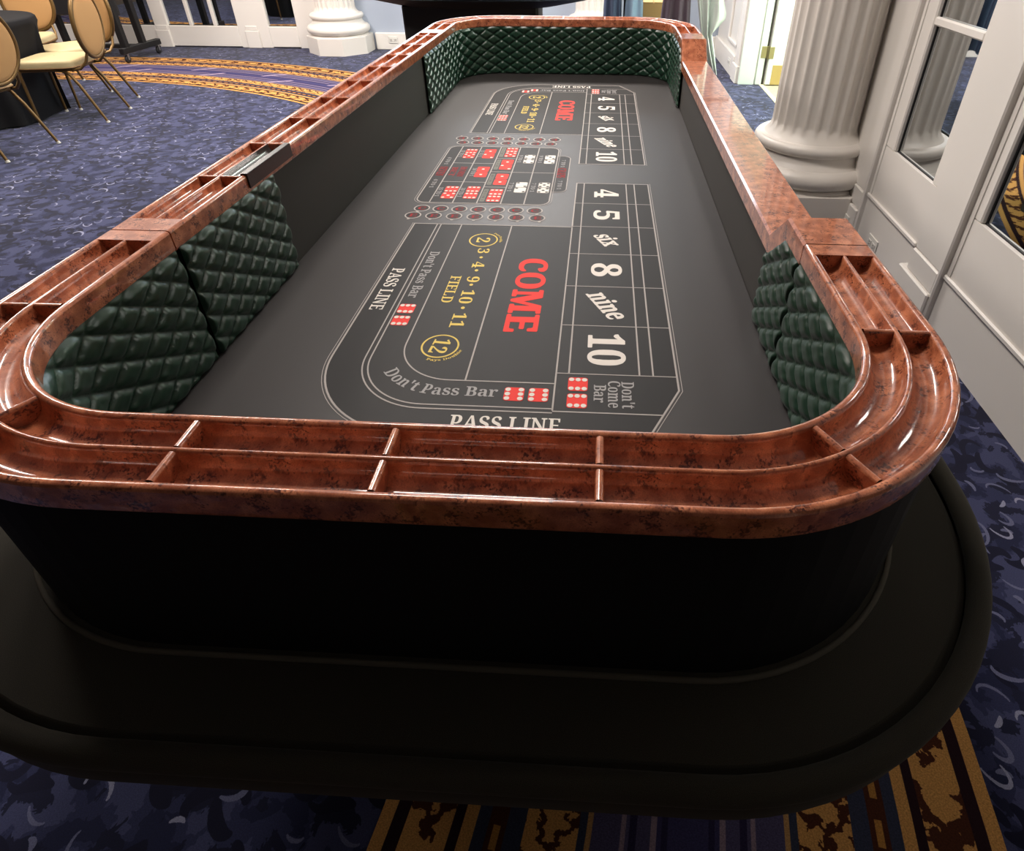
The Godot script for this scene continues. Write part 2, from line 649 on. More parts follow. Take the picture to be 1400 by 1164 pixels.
func build_back_wall() -> void:
	var w := Node3D.new()
	w.name = "wall_back"
	structure(w)
	add_child(w, true)
	var blue := mat(rgb(166, 176, 192), 0.6, 0.35)
	strip(w, Vector3(-9.0, 0, -8.4), Vector3(-3.2, 3.6, ZB - 0.04), "plaster", wall_paint, 0.0)
	strip(w, Vector3(-3.2, 0, -8.4), Vector3(2.04, 3.6, ZB - 0.04), "plaster", blue, 0.0)
	# boards round the mirror doors, glass set back 3 cm
	var panes := [[-7.35, -6.42], [-6.28, -5.589], [-5.41, -4.49], [-4.08, -3.71]]
	var z0 := ZB - 0.04
	var edge := -9.0
	for i in panes.size():
		var d := Node3D.new()
		d.name = "door_%d" % (i + 4)
		structure(d)
		add_child(d, true)
		var a: float = panes[i][0]
		var b: float = panes[i][1]
		var nxt: float = -3.3 if i == panes.size() - 1 else panes[i + 1][0]
		strip(d, Vector3(a, 0.012, z0), Vector3(b, 0.255, ZB), "kick_board")
		strip(d, Vector3(b, 0.0, z0), Vector3(nxt, 2.5, ZB), "stile")
		strip(d, Vector3(a, 2.3, z0), Vector3(b, 2.5, ZB), "head_board")
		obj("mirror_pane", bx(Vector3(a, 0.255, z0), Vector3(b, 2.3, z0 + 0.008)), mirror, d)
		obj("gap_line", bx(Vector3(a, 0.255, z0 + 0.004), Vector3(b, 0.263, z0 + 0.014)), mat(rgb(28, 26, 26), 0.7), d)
		if i == 2:
			for x in [-5.105, -4.785]:
				strip(d, Vector3(x - 0.022, 0.255, z0 + 0.005), Vector3(x + 0.022, 2.3, ZB - 0.006), "muntin")
		for y in [1.0, 1.65]:
			strip(d, Vector3(a, y, z0 + 0.005), Vector3(b, y + 0.03, ZB - 0.008), "muntin")
	strip(w, Vector3(-9.0, 0.0, z0), Vector3(-7.35, 2.5, ZB), "panel_board")
	strip(w, Vector3(-9.0, 2.5, z0), Vector3(-3.3, 2.62, ZB + 0.03), "cornice")
	for x in [-6.36, -5.5, -4.31]:
		strip(w, Vector3(x - 0.09, 0.0, ZB), Vector3(x + 0.09, 0.205, ZB + 0.022), "plinth_block")
		strip(w, Vector3(x - 0.075, 0.205, ZB), Vector3(x + 0.075, 0.26, ZB + 0.012), "plinth_block")
	structure(obj("baseboard_back", bx(Vector3(-2.7, 0, z0), Vector3(1.64, 0.2, ZB + 0.01), 0.008), trim_paint))
	outlet("power_outlet", Vector3(-2.47, 0.12, ZB + 0.012), 0.0, "white double outlet low on the back wall beside the column")


func outlet(called: String, at: Vector3, turn: float, label: String) -> void:
	var o := node(called, self, at, turn)
	tag(o, label, "outlet", "white wall outlets")
	obj("plate", bx(Vector3(-0.058, -0.041, 0), Vector3(0.058, 0.041, 0.006), 0.003), mat(rgb(225, 223, 216), 0.4), o)
	for x in [-0.026, 0.026]:
		var f := Shape.new()
		f.box(Vector3(x - 0.019, -0.018, 0.004), Vector3(x + 0.019, 0.018, 0.009), 0.003)
		var k := obj("socket", f, mat(rgb(205, 202, 196), 0.4), o)
		var h := Shape.new()
		for y in [-0.007, 0.007]:
			h.box(Vector3(x - 0.006, y - 0.0016, 0.008), Vector3(x + 0.006, y + 0.0016, 0.0096))
		h.box(Vector3(x + 0.009, -0.002, 0.008), Vector3(x + 0.014, 0.002, 0.0096))
		obj("slot", h, mat(rgb(40, 38, 36), 0.6), k)


func build_right_wall() -> void:
	var w := Node3D.new()
	w.name = "wall_right"
	structure(w)
	add_child(w, true)
	strip(w, Vector3(XR + 0.03, 0, -3.5), Vector3(2.04, 3.6, 4.0), "plaster", wall_paint, 0.0)
	strip(w, Vector3(XR, 2.35, -6.45), Vector3(2.04, 3.6, -3.5), "plaster", wall_paint, 0.0)
	strip(w, Vector3(XR + 0.02, 0, -8.12), Vector3(2.04, 3.6, -6.65), "plaster", wall_paint, 0.0)
	# the open door leaves a deep slot at its hinges
	strip(w, Vector3(XR + 0.02, 0, -6.65), Vector3(1.886, 3.6, -6.45), "plaster", wall_paint, 0.0)
	strip(w, Vector3(1.912, 0, -6.65), Vector3(2.04, 3.6, -6.45), "plaster", wall_paint, 0.0)
	strip(w, Vector3(1.886, 2.35, -6.65), Vector3(1.912, 3.6, -6.45), "plaster", wall_paint, 0.0)
	strip(w, Vector3(XR, 0, -3.5), Vector3(XR + 0.03, 3.6, -2.985), "panel_board", trim_paint, 0.0)
	# mirror bays with pilasters between them
	var bays := [[-2.745, -2.10, -2.60, -2.18], [-1.858, -0.10, -1.765, -0.30], [0.14, 1.90, 0.30, 1.72]]
	for k in bays.size():
		var d := Node3D.new()
		d.name = "door_%d" % (k + 9)
		structure(d)
		add_child(d, true)
		var za: float = bays[k][0]
		var zb: float = bays[k][1]
		var ga: float = bays[k][2]
		var gb: float = bays[k][3]
		var x1 := XR + 0.03
		strip(d, Vector3(XR, 0.53, za), Vector3(x1, 2.45, ga), "stile")
		strip(d, Vector3(XR, 0.53, gb), Vector3(x1, 2.45, zb), "stile")
		strip(d, Vector3(XR, 0.0, za), Vector3(x1, 0.53, zb), "bottom_rail", trim_paint, 0.0)
		strip(d, Vector3(XR, 2.3, ga), Vector3(x1, 2.45, gb), "top_rail")
		strip(d, Vector3(XR - 0.012, 0.256, za + 0.02), Vector3(XR, 0.28, zb - 0.02), "moulding")
		strip(d, Vector3(XR - 0.004, 0.28, zb - 0.03), Vector3(XR, 2.4, zb - 0.006), "moulding", trim_paint, 0.003)
		strip(d, Vector3(XR - 0.004, 0.28, za + 0.025), Vector3(XR, 2.4, za + 0.05), "moulding", trim_paint, 0.003)
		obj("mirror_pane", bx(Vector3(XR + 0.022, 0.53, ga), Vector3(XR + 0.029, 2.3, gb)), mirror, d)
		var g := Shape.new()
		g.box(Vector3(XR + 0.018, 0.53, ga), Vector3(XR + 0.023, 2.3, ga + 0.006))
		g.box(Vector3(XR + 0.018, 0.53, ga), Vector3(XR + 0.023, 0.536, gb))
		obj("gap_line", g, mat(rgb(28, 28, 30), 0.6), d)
		for y in [1.08, 1.63]:
			strip(d, Vector3(XR + 0.001, y, ga), Vector3(XR + 0.022, y + 0.035, gb), "muntin")
	for k in 4:
		var p := Node3D.new()
		p.name = "trim_%d" % (k + 3)
		structure(p)
		add_child(p, true)
		var za: float = [-2.985, -2.10, -0.10, 1.90][k]
		var zb: float = [-2.745, -1.858, 0.14, 2.14][k]
		strip(p, Vector3(XR - 0.018, 0.27, za), Vector3(XR + 0.03, 2.45, zb), "pilaster_shaft")
		strip(p, Vector3(XR - 0.026, 0.17, za), Vector3(XR + 0.03, 0.27, zb + 0.004), "pilaster_foot")
		strip(p, Vector3(XR - 0.040, 0.0, za - 0.045), Vector3(XR + 0.03, 0.17, zb + 0.008), "plinth_block")
		strip(p, Vector3(XR - 0.026, 0.0, zb - 0.004), Vector3(XR + 0.02, 2.45, zb + 0.018), "corner_bead")
	strip(w, Vector3(XR - 0.05, 2.45, -2.985), Vector3(XR + 0.03, 2.6, 4.0), "cornice")
	outlet("power_outlet_001", Vector3(XR, 0.075, -2.52), -PI / 2, "white double outlet under the narrow mirror beside the fluted column")
	outlet("power_outlet_002", Vector3(XR - 0.04, 0.07, -2.84), -PI / 2, "white double outlet on the pilaster foot nearest the column")
	# the far stretch beyond the doorway
	for q in [[-7.3, -6.75]]:
		strip(w, Vector3(XR - 0.006, 0.30, q[0]), Vector3(XR + 0.02, 2.3, q[0] + 0.03))
		strip(w, Vector3(XR - 0.006, 0.30, q[1] - 0.03), Vector3(XR + 0.02, 2.3, q[1]))
		strip(w, Vector3(XR - 0.006, 0.30, q[0]), Vector3(XR + 0.02, 0.33, q[1]))
	strip(w, Vector3(XR - 0.012, 0.0, -8.1), Vector3(XR + 0.02, 0.22, -6.75), "base_board")
	strip(w, Vector3(XR - 0.03, 0.0, -6.72), Vector3(XR + 0.02, 0.17, -6.47), "plinth_block")
	strip(w, Vector3(XR - 0.014, 0.17, -6.69), Vector3(XR + 0.02, 2.4, -6.49), "pilaster_shaft")
	outlet("power_outlet_003", Vector3(XR - 0.012, 0.12, -6.98), -PI / 2, "outlet on the grey wall left of the corridor doorway")
	# the doorway: jamb, stop, open leaf with hinge and brass plate
	var d := Node3D.new()
	d.name = "door_1"
	structure(d)
	add_child(d, true)
	var jm := mat(rgb(206, 214, 206), 0.45)
	strip(d, Vector3(XR, 0, -6.45), Vector3(1.80, 2.35, -6.425), "jamb", jm)
	strip(d, Vector3(1.815, 0, -6.45), Vector3(1.885, 2.35, -6.435), "jamb", jm)
	strip(d, Vector3(XR, 2.3, -6.42), Vector3(1.95, 2.35, -3.5), "jamb_head", jm)
	strip(d, Vector3(XR, 0, -3.5), Vector3(2.04, 2.35, -3.47), "jamb", jm)
	var leaf := obj("door_leaf", bx(Vector3(1.915, 0.012, -6.44), Vector3(2.80, 2.28, -6.40), 0.003), jm, d)
	obj("kick_plate", bx(Vector3(1.965, 0.012, -6.40), Vector3(2.75, 0.20, -6.397), 0.001), mat(rgb(182, 160, 104), 0.4, 0.5, 0.7), leaf)
	var hg := Shape.new()
	hg.box(Vector3(1.835, 0.26, -6.436), Vector3(1.905, 0.37, -6.431), 0.001)
	hg.tube([Vector3(1.9, 0.255, -6.42), Vector3(1.9, 0.375, -6.42)], 0.009, 10)
	hg.box(Vector3(1.905, 0.26, -6.401), Vector3(1.955, 0.37, -6.396), 0.001)
	obj("hinge", hg, mat(rgb(150, 142, 104), 0.35, 0.5, 0.8), leaf)


# ---------------------------------------------------------------- columns
func column(called: String, at: Vector3, turn: float, label: String) -> void:
	var t := node(called, self, at, turn)
	tag(t, label, "column", "white fluted columns")
	var m := mat(rgb(222, 217, 210), 0.4, 0.45)
	# fluted shaft
	var s := Shape.new()
	var rows := []
	var seg := 240
	var ys := [0.445, 0.452, 0.462, 0.475, 0.49, 0.505, 0.515, 0.525, 3.0, 3.6]
	var rr := [0.275, 0.268, 0.258, 0.249, 0.243, 0.240, 0.240, 0.240, 0.222, 0.216]
	for i in ys.size():
		var row := PackedVector3Array()
		for j in seg:
			var f := TAU * j / seg
			var ph := fmod(j * 24.0 / seg, 1.0)
			var dip := 0.0
			if i >= 4 and ph > 0.12 and ph < 0.88:
				dip = 0.012 * sqrt(maxf(0.0, 1.0 - pow((ph - 0.5) / 0.38, 2.0))) * clampf((i - 3) / 3.0, 0.0, 1.0)
			var q: float = rr[i] - dip
			row.append(Vector3(cos(f) * q, ys[i], sin(f) * q))
		rows.append(row)
	s.grid(rows, false, true)
	obj("shaft", s, m, t)
	var ring := func(r: float, y: float, b: float) -> Array:
		var a := []
		for k in 13:
			var f := -PI / 2 + PI * k / 12.0
			a.append(Vector2(r + cos(f) * b, y + sin(f) * b))
		return a
	var u := Shape.new()
	u.lathe(ring.call(0.292, 0.412, 0.032), Vector3.ZERO, 64)
	u.lathe([Vector2(0.300, 0.382), Vector2(0.302, 0.374), Vector2(0.304, 0.362), Vector2(0.306, 0.350), Vector2(0.312, 0.340), Vector2(0.322, 0.330), Vector2(0.334, 0.318)], Vector3.ZERO, 64)
	u.lathe([Vector2(0.30, 0.444), Vector2(0.27, 0.446)], Vector3.ZERO, 64)
	obj("upper_ring", u, m, t)
	var lo := Shape.new()
	lo.lathe(ring.call(0.330, 0.268, 0.052), Vector3.ZERO, 64)
	lo.lathe([Vector2(0.33, 0.216), Vector2(0.352, 0.208), Vector2(0.356, 0.19)], Vector3.ZERO, 64)
	obj("lower_ring", lo, m, t)
	var poly := PackedVector2Array()
	for k in 8:
		var f := TAU * (k + 0.5) / 8.0
		poly.append(Vector2(cos(f), sin(f)) * 0.405)
	var p := Shape.new()
	p.prism(poly, 0.0, 0.197, 0.004)
	obj("plinth", p, m, t)


func build_columns() -> void:
	column("column", Vector3(-3.11, 0, -8.0), 0.0, "white fluted column on an octagonal base left of the far black table")
	column("column_001", Vector3(1.445, 0, -3.21), 0.0, "large white fluted column close beside the table's right rail")
	column("column_002", Vector3(0.12, 0, -8.0), 0.0, "white fluted column seen between the black table and the hanging clothes")


# ---------------------------------------------------------------- the games table
func round_path(x: float, z0: float, z1: float, r: float, seg := 14) -> PackedVector2Array:
	# closed, from the left side going towards the near end, round to the right and back; x half width, z0 near, z1 far
	var p := PackedVector2Array()
	for c in [[-x + r, z0 - r, PI, PI / 2], [x - r, z0 - r, PI / 2, 0.0], [x - r, z1 + r, 0.0, -PI / 2], [-x + r, z1 + r, -PI / 2, -PI]]:
		for k in seg + 1:
			var f: float = lerpf(c[2], c[3], float(k) / seg)
			p.append(Vector2(c[0] + cos(f) * r, c[1] + sin(f) * r))
	return p

func end_path(z_from: float, z_to: float, far: bool) -> PackedVector2Array:
	# outer line of the chip rail round one end, left leg first
	var p := PackedVector2Array([Vector2(-W / 2, z_from)])
	var r := 0.36
	for c in [[-W / 2 + r, PI, PI / 2], [W / 2 - r, PI / 2, 0.0]]:
		for k in 21:
			var f: float = lerpf(c[1], c[2], k / 20.0)
			p.append(Vector2(c[0] + cos(f) * r, -r + sin(f) * r))
	p.append(Vector2(W / 2, z_to))
	if far:
		for i in p.size():
			p[i].y = -L - p[i].y
	return p

func channel(o0: float, o1: float, deep: float) -> Array:
	var a := []
	for k in 17:
		var f := PI * k / 16.0
		var e := -cos(f)
		a.append(Vector2((o0 + o1) / 2 + e * (o1 - o0) / 2, -0.002 - deep * pow(sin(f), 0.75)))
	return a

const CH := [[0.013, 0.056], [0.065, 0.108]]
const DEEP := 0.027

func rail_runs(tray: bool, side: float) -> Array:
	# outer face, rolled lips, channels, inner face; o runs inwards from the outer edge
	var hh := R - UNDER
	var runs := []
	runs.append([Vector2(0.004, -hh), Vector2(0.0, -hh + 0.006), Vector2(0.0, -0.006)])
	var lip := func(a: float, b: float) -> Array:
		var q := []
		for k in 7:
			var f := PI * k / 6.0
			q.append(Vector2((a + b) / 2 - cos(f) * (b - a) / 2, -0.006 + 0.006 * sin(f)))
		return q
	if tray:
		runs.append(lip.call(0.0, CH[0][0]))
		runs.append([Vector2(CH[0][0], -0.006)] + channel(CH[0][0], CH[0][1], DEEP).slice(1, 16) + [Vector2(CH[0][1], -0.006)])
		runs.append(lip.call(CH[0][1], CH[1][0]))
		runs.append([Vector2(CH[1][0], -0.006)] + channel(CH[1][0], CH[1][1], DEEP).slice(1, 16) + [Vector2(CH[1][1], -0.006)])
		runs.append(lip.call(CH[1][1], RAIL))
	else:
		runs.append([Vector2(0.0, -0.006), Vector2(0.0015, -0.002), Vector2(0.006, 0.0)])
		runs.append([Vector2(0.006, 0.0), Vector2(RAIL - 0.006, 0.0)])
		runs.append([Vector2(RAIL - 0.006, 0.0), Vector2(RAIL - 0.0015, -0.002), Vector2(RAIL, -0.006)])
	runs.append([Vector2(RAIL, -0.006), Vector2(RAIL, -hh + 0.006), Vector2(RAIL - 0.004, -hh)])
	runs.append([Vector2(RAIL - 0.004, -hh), Vector2(0.004, -hh)])
	for r in runs:
		for i in r.size():
			r[i].x *= side
	return runs

func rail_outline(tray: bool, side: float) -> PackedVector2Array:
	var p := PackedVector2Array()
	for r in rail_runs(tray, side):
		for q in r:
			if p.is_empty() or p[p.size() - 1].distance_to(q) > 1e-5:
				p.append(q)
	if p[0].distance_to(p[p.size() - 1]) < 1e-5:
		p.remove_at(p.size() - 1)
	return p

func divider(at: Vector2, dir: Vector2, inward: Vector2, parent: Node) -> void:
	# two half-round plates, one in each channel
	var s := Shape.new()
	var th := 0.0048
	for c in CH:
		var pts := channel(c[0], c[1], DEEP + 0.001)
		var top := []
		for q in pts:
			top.append(Vector2(q.x, -0.0045))
		for e in [-1.0, 1.0]:
			for k in pts.size() - 1:
				var quad := []
				for q in [pts[k], pts[k + 1], top[k + 1], top[k]]:
					var w: Vector2 = at + inward * q.x + dir * th * e
					quad.append(Vector3(w.x, R + q.y, w.y))
				s.quad(quad[0], quad[1], quad[2], quad[3], Vector3(dir.x * e, 0, dir.y * e))
		var rows := []
		for k in top.size():
			var row := PackedVector3Array()
			for j in 7:
				var f := PI * j / 6.0
				var w: Vector2 = at + inward * top[k].x - dir * th * cos(f)
				row.append(Vector3(w.x, R + top[k].y + 0.004 * sin(f), w.y))
			rows.append(row)
		var before := s.v.size()
		s.grid(rows, false)
		if s.n[before].y < -0.9 or (s.n[before + 3].y + s.n[before + 30].y) < 0.0:
			s.v.resize(before); s.n.resize(before); s.uv.resize(before)
			s.grid(rows, true)
	obj("divider", s, burl, parent)


func build_table() -> void:
	var t := node("craps_table", self)
	tag(t, "long black casino dice table with burl wood chip rails and green quilted ends", "table")
	var black := black_cloth
	# body, legs, drink shelf
	# outside and inside walls; on the dealer's side they stop under the low rail
	var s := Shape.new()
	var steps := [-0.64, -0.79, -0.85, -2.806, -2.866, -3.016]
	var wall := func(x: float, z0: float, r: float) -> PackedVector2Array:
		var p := PackedVector2Array()
		for q in round_path(x, z0, -L - z0, r):
			if p.size() and q.x > x - 1e-4 and q.y < -1.0 and p[p.size() - 1].y > -1.0:
				for z in steps:
					p.append(Vector2(x, z))
			p.append(q)
		return p
	var height := func(q: Vector2) -> float:
		return LOW - 0.042 if q.x > 0.6 and q.y < -0.82 and q.y > -2.84 else UNDER
	var op: PackedVector2Array = wall.call(W / 2 - 0.006, -0.006, 0.354)
	var ip: PackedVector2Array = wall.call(0.616, -0.11, 0.244)
	var lining := Shape.new()
	for i in op.size():
		var j := (i + 1) % op.size()
		var hi: float = height.call(op[i])
		var hj: float = height.call(op[j])
		var o := Vector3(op[j].y - op[i].y, 0, op[i].x - op[j].x) * -1.0
		s.quad(Vector3(op[i].x, 0.36, op[i].y), Vector3(op[j].x, 0.36, op[j].y), Vector3(op[j].x, hj, op[j].y), Vector3(op[i].x, hi, op[i].y), o)
		lining.quad(Vector3(ip[i].x, SHELF, ip[i].y), Vector3(ip[j].x, SHELF, ip[j].y), Vector3(ip[j].x, hj, ip[j].y), Vector3(ip[i].x, hi, ip[i].y), -o)
		s.quad(Vector3(op[i].x, hi, op[i].y), Vector3(op[j].x, hj, op[j].y), Vector3(ip[j].x, hj, ip[j].y), Vector3(ip[i].x, hi, ip[i].y), Vector3.UP)
	s.flat(op, 0.36, false)
	obj("body", s, mat(rgb(22, 22, 23), 0.8, 0.3), t)
	obj("inner_wall", lining, triplanar(mat(rgb(66, 63, 60), 0.7, 0.4), grain_texture(62, 0.2, 0.8), 0.12), t)
	for x in [-0.5, 0.5]:
		for z in [-0.5, -1.83, -L + 0.5]:
			obj("leg", bx(Vector3(x - 0.05, 0, z - 0.05), Vector3(x + 0.05, 0.36, z + 0.05), 0.006), mat(rgb(24, 24, 24), 0.6), t)
	s = Shape.new()
	var prof := [Vector2(-0.004, 0.0), Vector2(0.108, 0.0)]
	var groove := [Vector2(0.108, 0.0), Vector2(0.112, -0.002), Vector2(0.115, -0.009), Vector2(0.120, -0.011)]
	var roll := []
	for k in 17:
		var f := deg_to_rad(215.0 - 275.0 * k / 16.0)
		roll.append(Vector2(0.136 + cos(f) * 0.0165, 0.0015 + sin(f) * 0.0165))
	var apron := [Vector2(0.142, -0.016), Vector2(0.146, -0.024), Vector2(0.146, -0.052), Vector2(0.140, -0.056)]
	var sp := round_path(W / 2 - 0.006, -0.006, -L + 0.006, 0.354, 20)
	for r in [prof, groove, roll, apron]:
		for i in r.size():
			r[i].x *= -1.0
	s.sweep(sp, [prof, groove, [Vector2(-0.140, -0.056), Vector2(0.0, -0.056)]], SHELF, true)
	var shelf_cloth: StandardMaterial3D = black_cloth.duplicate()
	shelf_cloth.rim_enabled = true
	shelf_cloth.rim = 0.25
	shelf_cloth.rim_tint = 0.5
	var sh := obj("drink_shelf", s, shelf_cloth, t)
	s = Shape.new()
	s.sweep(sp, [roll, apron], SHELF, true)
	obj("edge_roll", s, shelf_cloth, sh)
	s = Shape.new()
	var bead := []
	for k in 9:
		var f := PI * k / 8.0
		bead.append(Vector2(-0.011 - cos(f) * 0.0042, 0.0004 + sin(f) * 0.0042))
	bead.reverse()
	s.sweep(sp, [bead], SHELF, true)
	obj("lit_seam_bead", s, mat(rgb(88, 84, 74), 0.85, 0.3), sh)  # fold of the shelf cloth; the light it catches is painted in as paler grey

	# quilted ends
	var green := triplanar(mat(rgb(29, 62, 46), 0.32, 0.5), grain_texture(81, 0.3, 0.75), 0.05)
	var base := 0.6058
	var near_line := func(flip: bool) -> PackedVector2Array:
		var p := PackedVector2Array()
		var r := 0.239
		for c in [[-base + r, PI, PI / 2], [base - r, PI / 2, 0.0]]:
			for k in 25:
				var f: float = lerpf(c[1], c[2], k / 24.0)
				p.append(Vector2(c[0] + cos(f) * r, -0.115 - r + sin(f) * r))
		if flip:
			for i in p.size():
				p[i].y = -L - p[i].y
		return p
	for far in [false, true]:
		var k := -1.0 if far else 1.0
		var off := -L if far else 0.0
		var zz := func(z: float) -> float:
			return -L - z if far else z
		# corner and end piece
		var p := PackedVector2Array([Vector2(-base, zz.call(-0.622))])
		p.append_array(near_line.call(far))
		p.append(Vector2(base, zz.call(-0.64)))
		obj("quilted_panel", quilt(p, 0.0, far), green, t)
		# side pieces past the fold
		obj("quilted_panel", quilt(PackedVector2Array([Vector2(-base, zz.call(-1.05)), Vector2(-base, zz.call(-0.634))]), 0.17, far), green, t)
		obj("quilted_panel", quilt(PackedVector2Array([Vector2(base, zz.call(-0.645)), Vector2(base, zz.call(-0.862))]), 0.31, far, true), green, t)

	# chip rails
	var near := end_path(-0.622, -0.638, false)
	var tray0 := -0.580
	chip_rail(t, end_path(tray0, -0.595, false), 1.0, [PackedVector2Array([Vector2(-W / 2, tray0), Vector2(-W / 2, -0.621)]), PackedVector2Array([Vector2(W / 2, -0.595), Vector2(W / 2, -0.637)])], false)
	chip_rail(t, end_path(tray0, -0.595, true), -1.0, [PackedVector2Array([Vector2(-W / 2, -L - tray0), Vector2(-W / 2, -L + 0.621)]), PackedVector2Array([Vector2(W / 2, -L + 0.595), Vector2(W / 2, -L + 0.637)])], true)
	var mid := node("chip_rail", t)
	var za := -0.678
	var zb := -2.985
	s = Shape.new()
	s.sweep(PackedVector2Array([Vector2(-W / 2, za), Vector2(-W / 2, zb)]), rail_runs(true, -1.0), R, false, rail_outline(true, -1.0))
	obj("chip_tray", s, burl, mid)
	for q in [[-0.6245, za], [zb, -L + 0.6245]]:
		s = Shape.new()
		s.sweep(PackedVector2Array([Vector2(-W / 2, q[0]), Vector2(-W / 2, q[1])]), rail_runs(false, -1.0), R, false, rail_outline(false, -1.0))
		obj("rail_cap", s, burl, mid)
	for k in 9:
		divider(Vector2(-W / 2, -0.922 - 0.2475 * k), Vector2(0, 1), Vector2(1, 0), mid)

	# the low dealer rail with its stepped ends
	s = Shape.new()
	var q := [Vector2(-0.640, R), Vector2(-0.760, R), Vector2(-0.860, LOW), Vector2(-2.796, LOW), Vector2(-2.896, R), Vector2(-3.016, R)]
	var th := R - UNDER
	var under := [Vector2(-0.640, R - th), Vector2(-0.745, R - th), Vector2(-0.845, LOW - th), Vector2(-2.811, LOW - th), Vector2(-2.911, R - th), Vector2(-3.016, R - th)]
	var xo := W / 2
	var xi := W / 2 - RAIL
	var e := 0.005
	for i in q.size() - 1:
		var a: Vector2 = q[i]
		var b: Vector2 = q[i + 1]
		var c: Vector2 = under[i]
		var d: Vector2 = under[i + 1]
		var up := Vector3(0, 1, 0)
		s.quad(Vector3(xi + e, a.y, a.x), Vector3(xo - e, a.y, a.x), Vector3(xo - e, b.y, b.x), Vector3(xi + e, b.y, b.x), up)
		s.quad(Vector3(xi + e, a.y, a.x), Vector3(xi, a.y - e, a.x), Vector3(xi, b.y - e, b.x), Vector3(xi + e, b.y, b.x), Vector3(-1, 1, 0))
		s.quad(Vector3(xo - e, a.y, a.x), Vector3(xo, a.y - e, a.x), Vector3(xo, b.y - e, b.x), Vector3(xo - e, b.y, b.x), Vector3(1, 1, 0))
		s.quad(Vector3(xi, a.y - e, a.x), Vector3(xi, b.y - e, b.x), Vector3(xi, d.y, d.x), Vector3(xi, c.y, c.x), Vector3(-1, 0, 0))
		s.quad(Vector3(xo, a.y - e, a.x), Vector3(xo, b.y - e, b.x), Vector3(xo, d.y, d.x), Vector3(xo, c.y, c.x), Vector3(1, 0, 0))
		s.quad(Vector3(xi, c.y, c.x), Vector3(xi, d.y, d.x), Vector3(xo, d.y, d.x), Vector3(xo, c.y, c.x), -up)
	for i in [0, q.size() - 1]:
		s.quad(Vector3(xi, q[i].y - e, q[i].x), Vector3(xo, q[i].y - e, q[i].x), Vector3(xo, under[i].y, q[i].x), Vector3(xi, under[i].y, q[i].x), Vector3(0, 0, 1 if i == 0 else -1))
	obj("dealer_rail", s, burl, t)

	# playing surface
	s = Shape.new()
	s.prism(round_path(0.614, -0.112, -L + 0.112, 0.24), SHELF - 0.02, FELT)
	var felt := triplanar(mat(rgb(38, 33, 33), 0.5, 0.5), grain_texture(91, 0.4, 0.7), 0.06)
	felt.rim_enabled = true
	felt.rim = 0.25
	felt.rim_tint = 0.3
	var ps := obj("playing_surface", s, felt, t)
	print_layout(ps)
	chip_insert()


func chip_rail(t: Node, path: PackedVector2Array, side: float, caps: Array, far: bool) -> void:
	var o := node("chip_rail", t)
	var s := Shape.new()
	s.sweep(path, rail_runs(true, side), R, false, rail_outline(true, side))
	obj("chip_tray", s, burl, o)
	for k in caps.size():
		var c: PackedVector2Array = caps[k]
		var sd := side if k == 1 else -side
		s = Shape.new()
		s.sweep(c, rail_runs(false, sd), R, false, rail_outline(false, sd))
		obj("rail_cap", s, burl, o)
	var f := -1.0 if far else 1.0
	var z0 := -L if far else 0.0
	for x in [-0.26, -0.0155, 0.2285]:
		divider(Vector2(x, z0), Vector2(1, 0), Vector2(0, -f), o)
	for a in [61.0, 1.0]:
		for sx in [-1.0, 1.0]:
			var d := Vector2(cos(deg_to_rad(a)) * sx, sin(deg_to_rad(a)) * f)
			var c := Vector2(sx * (W / 2 - 0.36), z0 - 0.36 * f)
			divider(c + d * 0.36, Vector2(-d.y, d.x), -d, o)


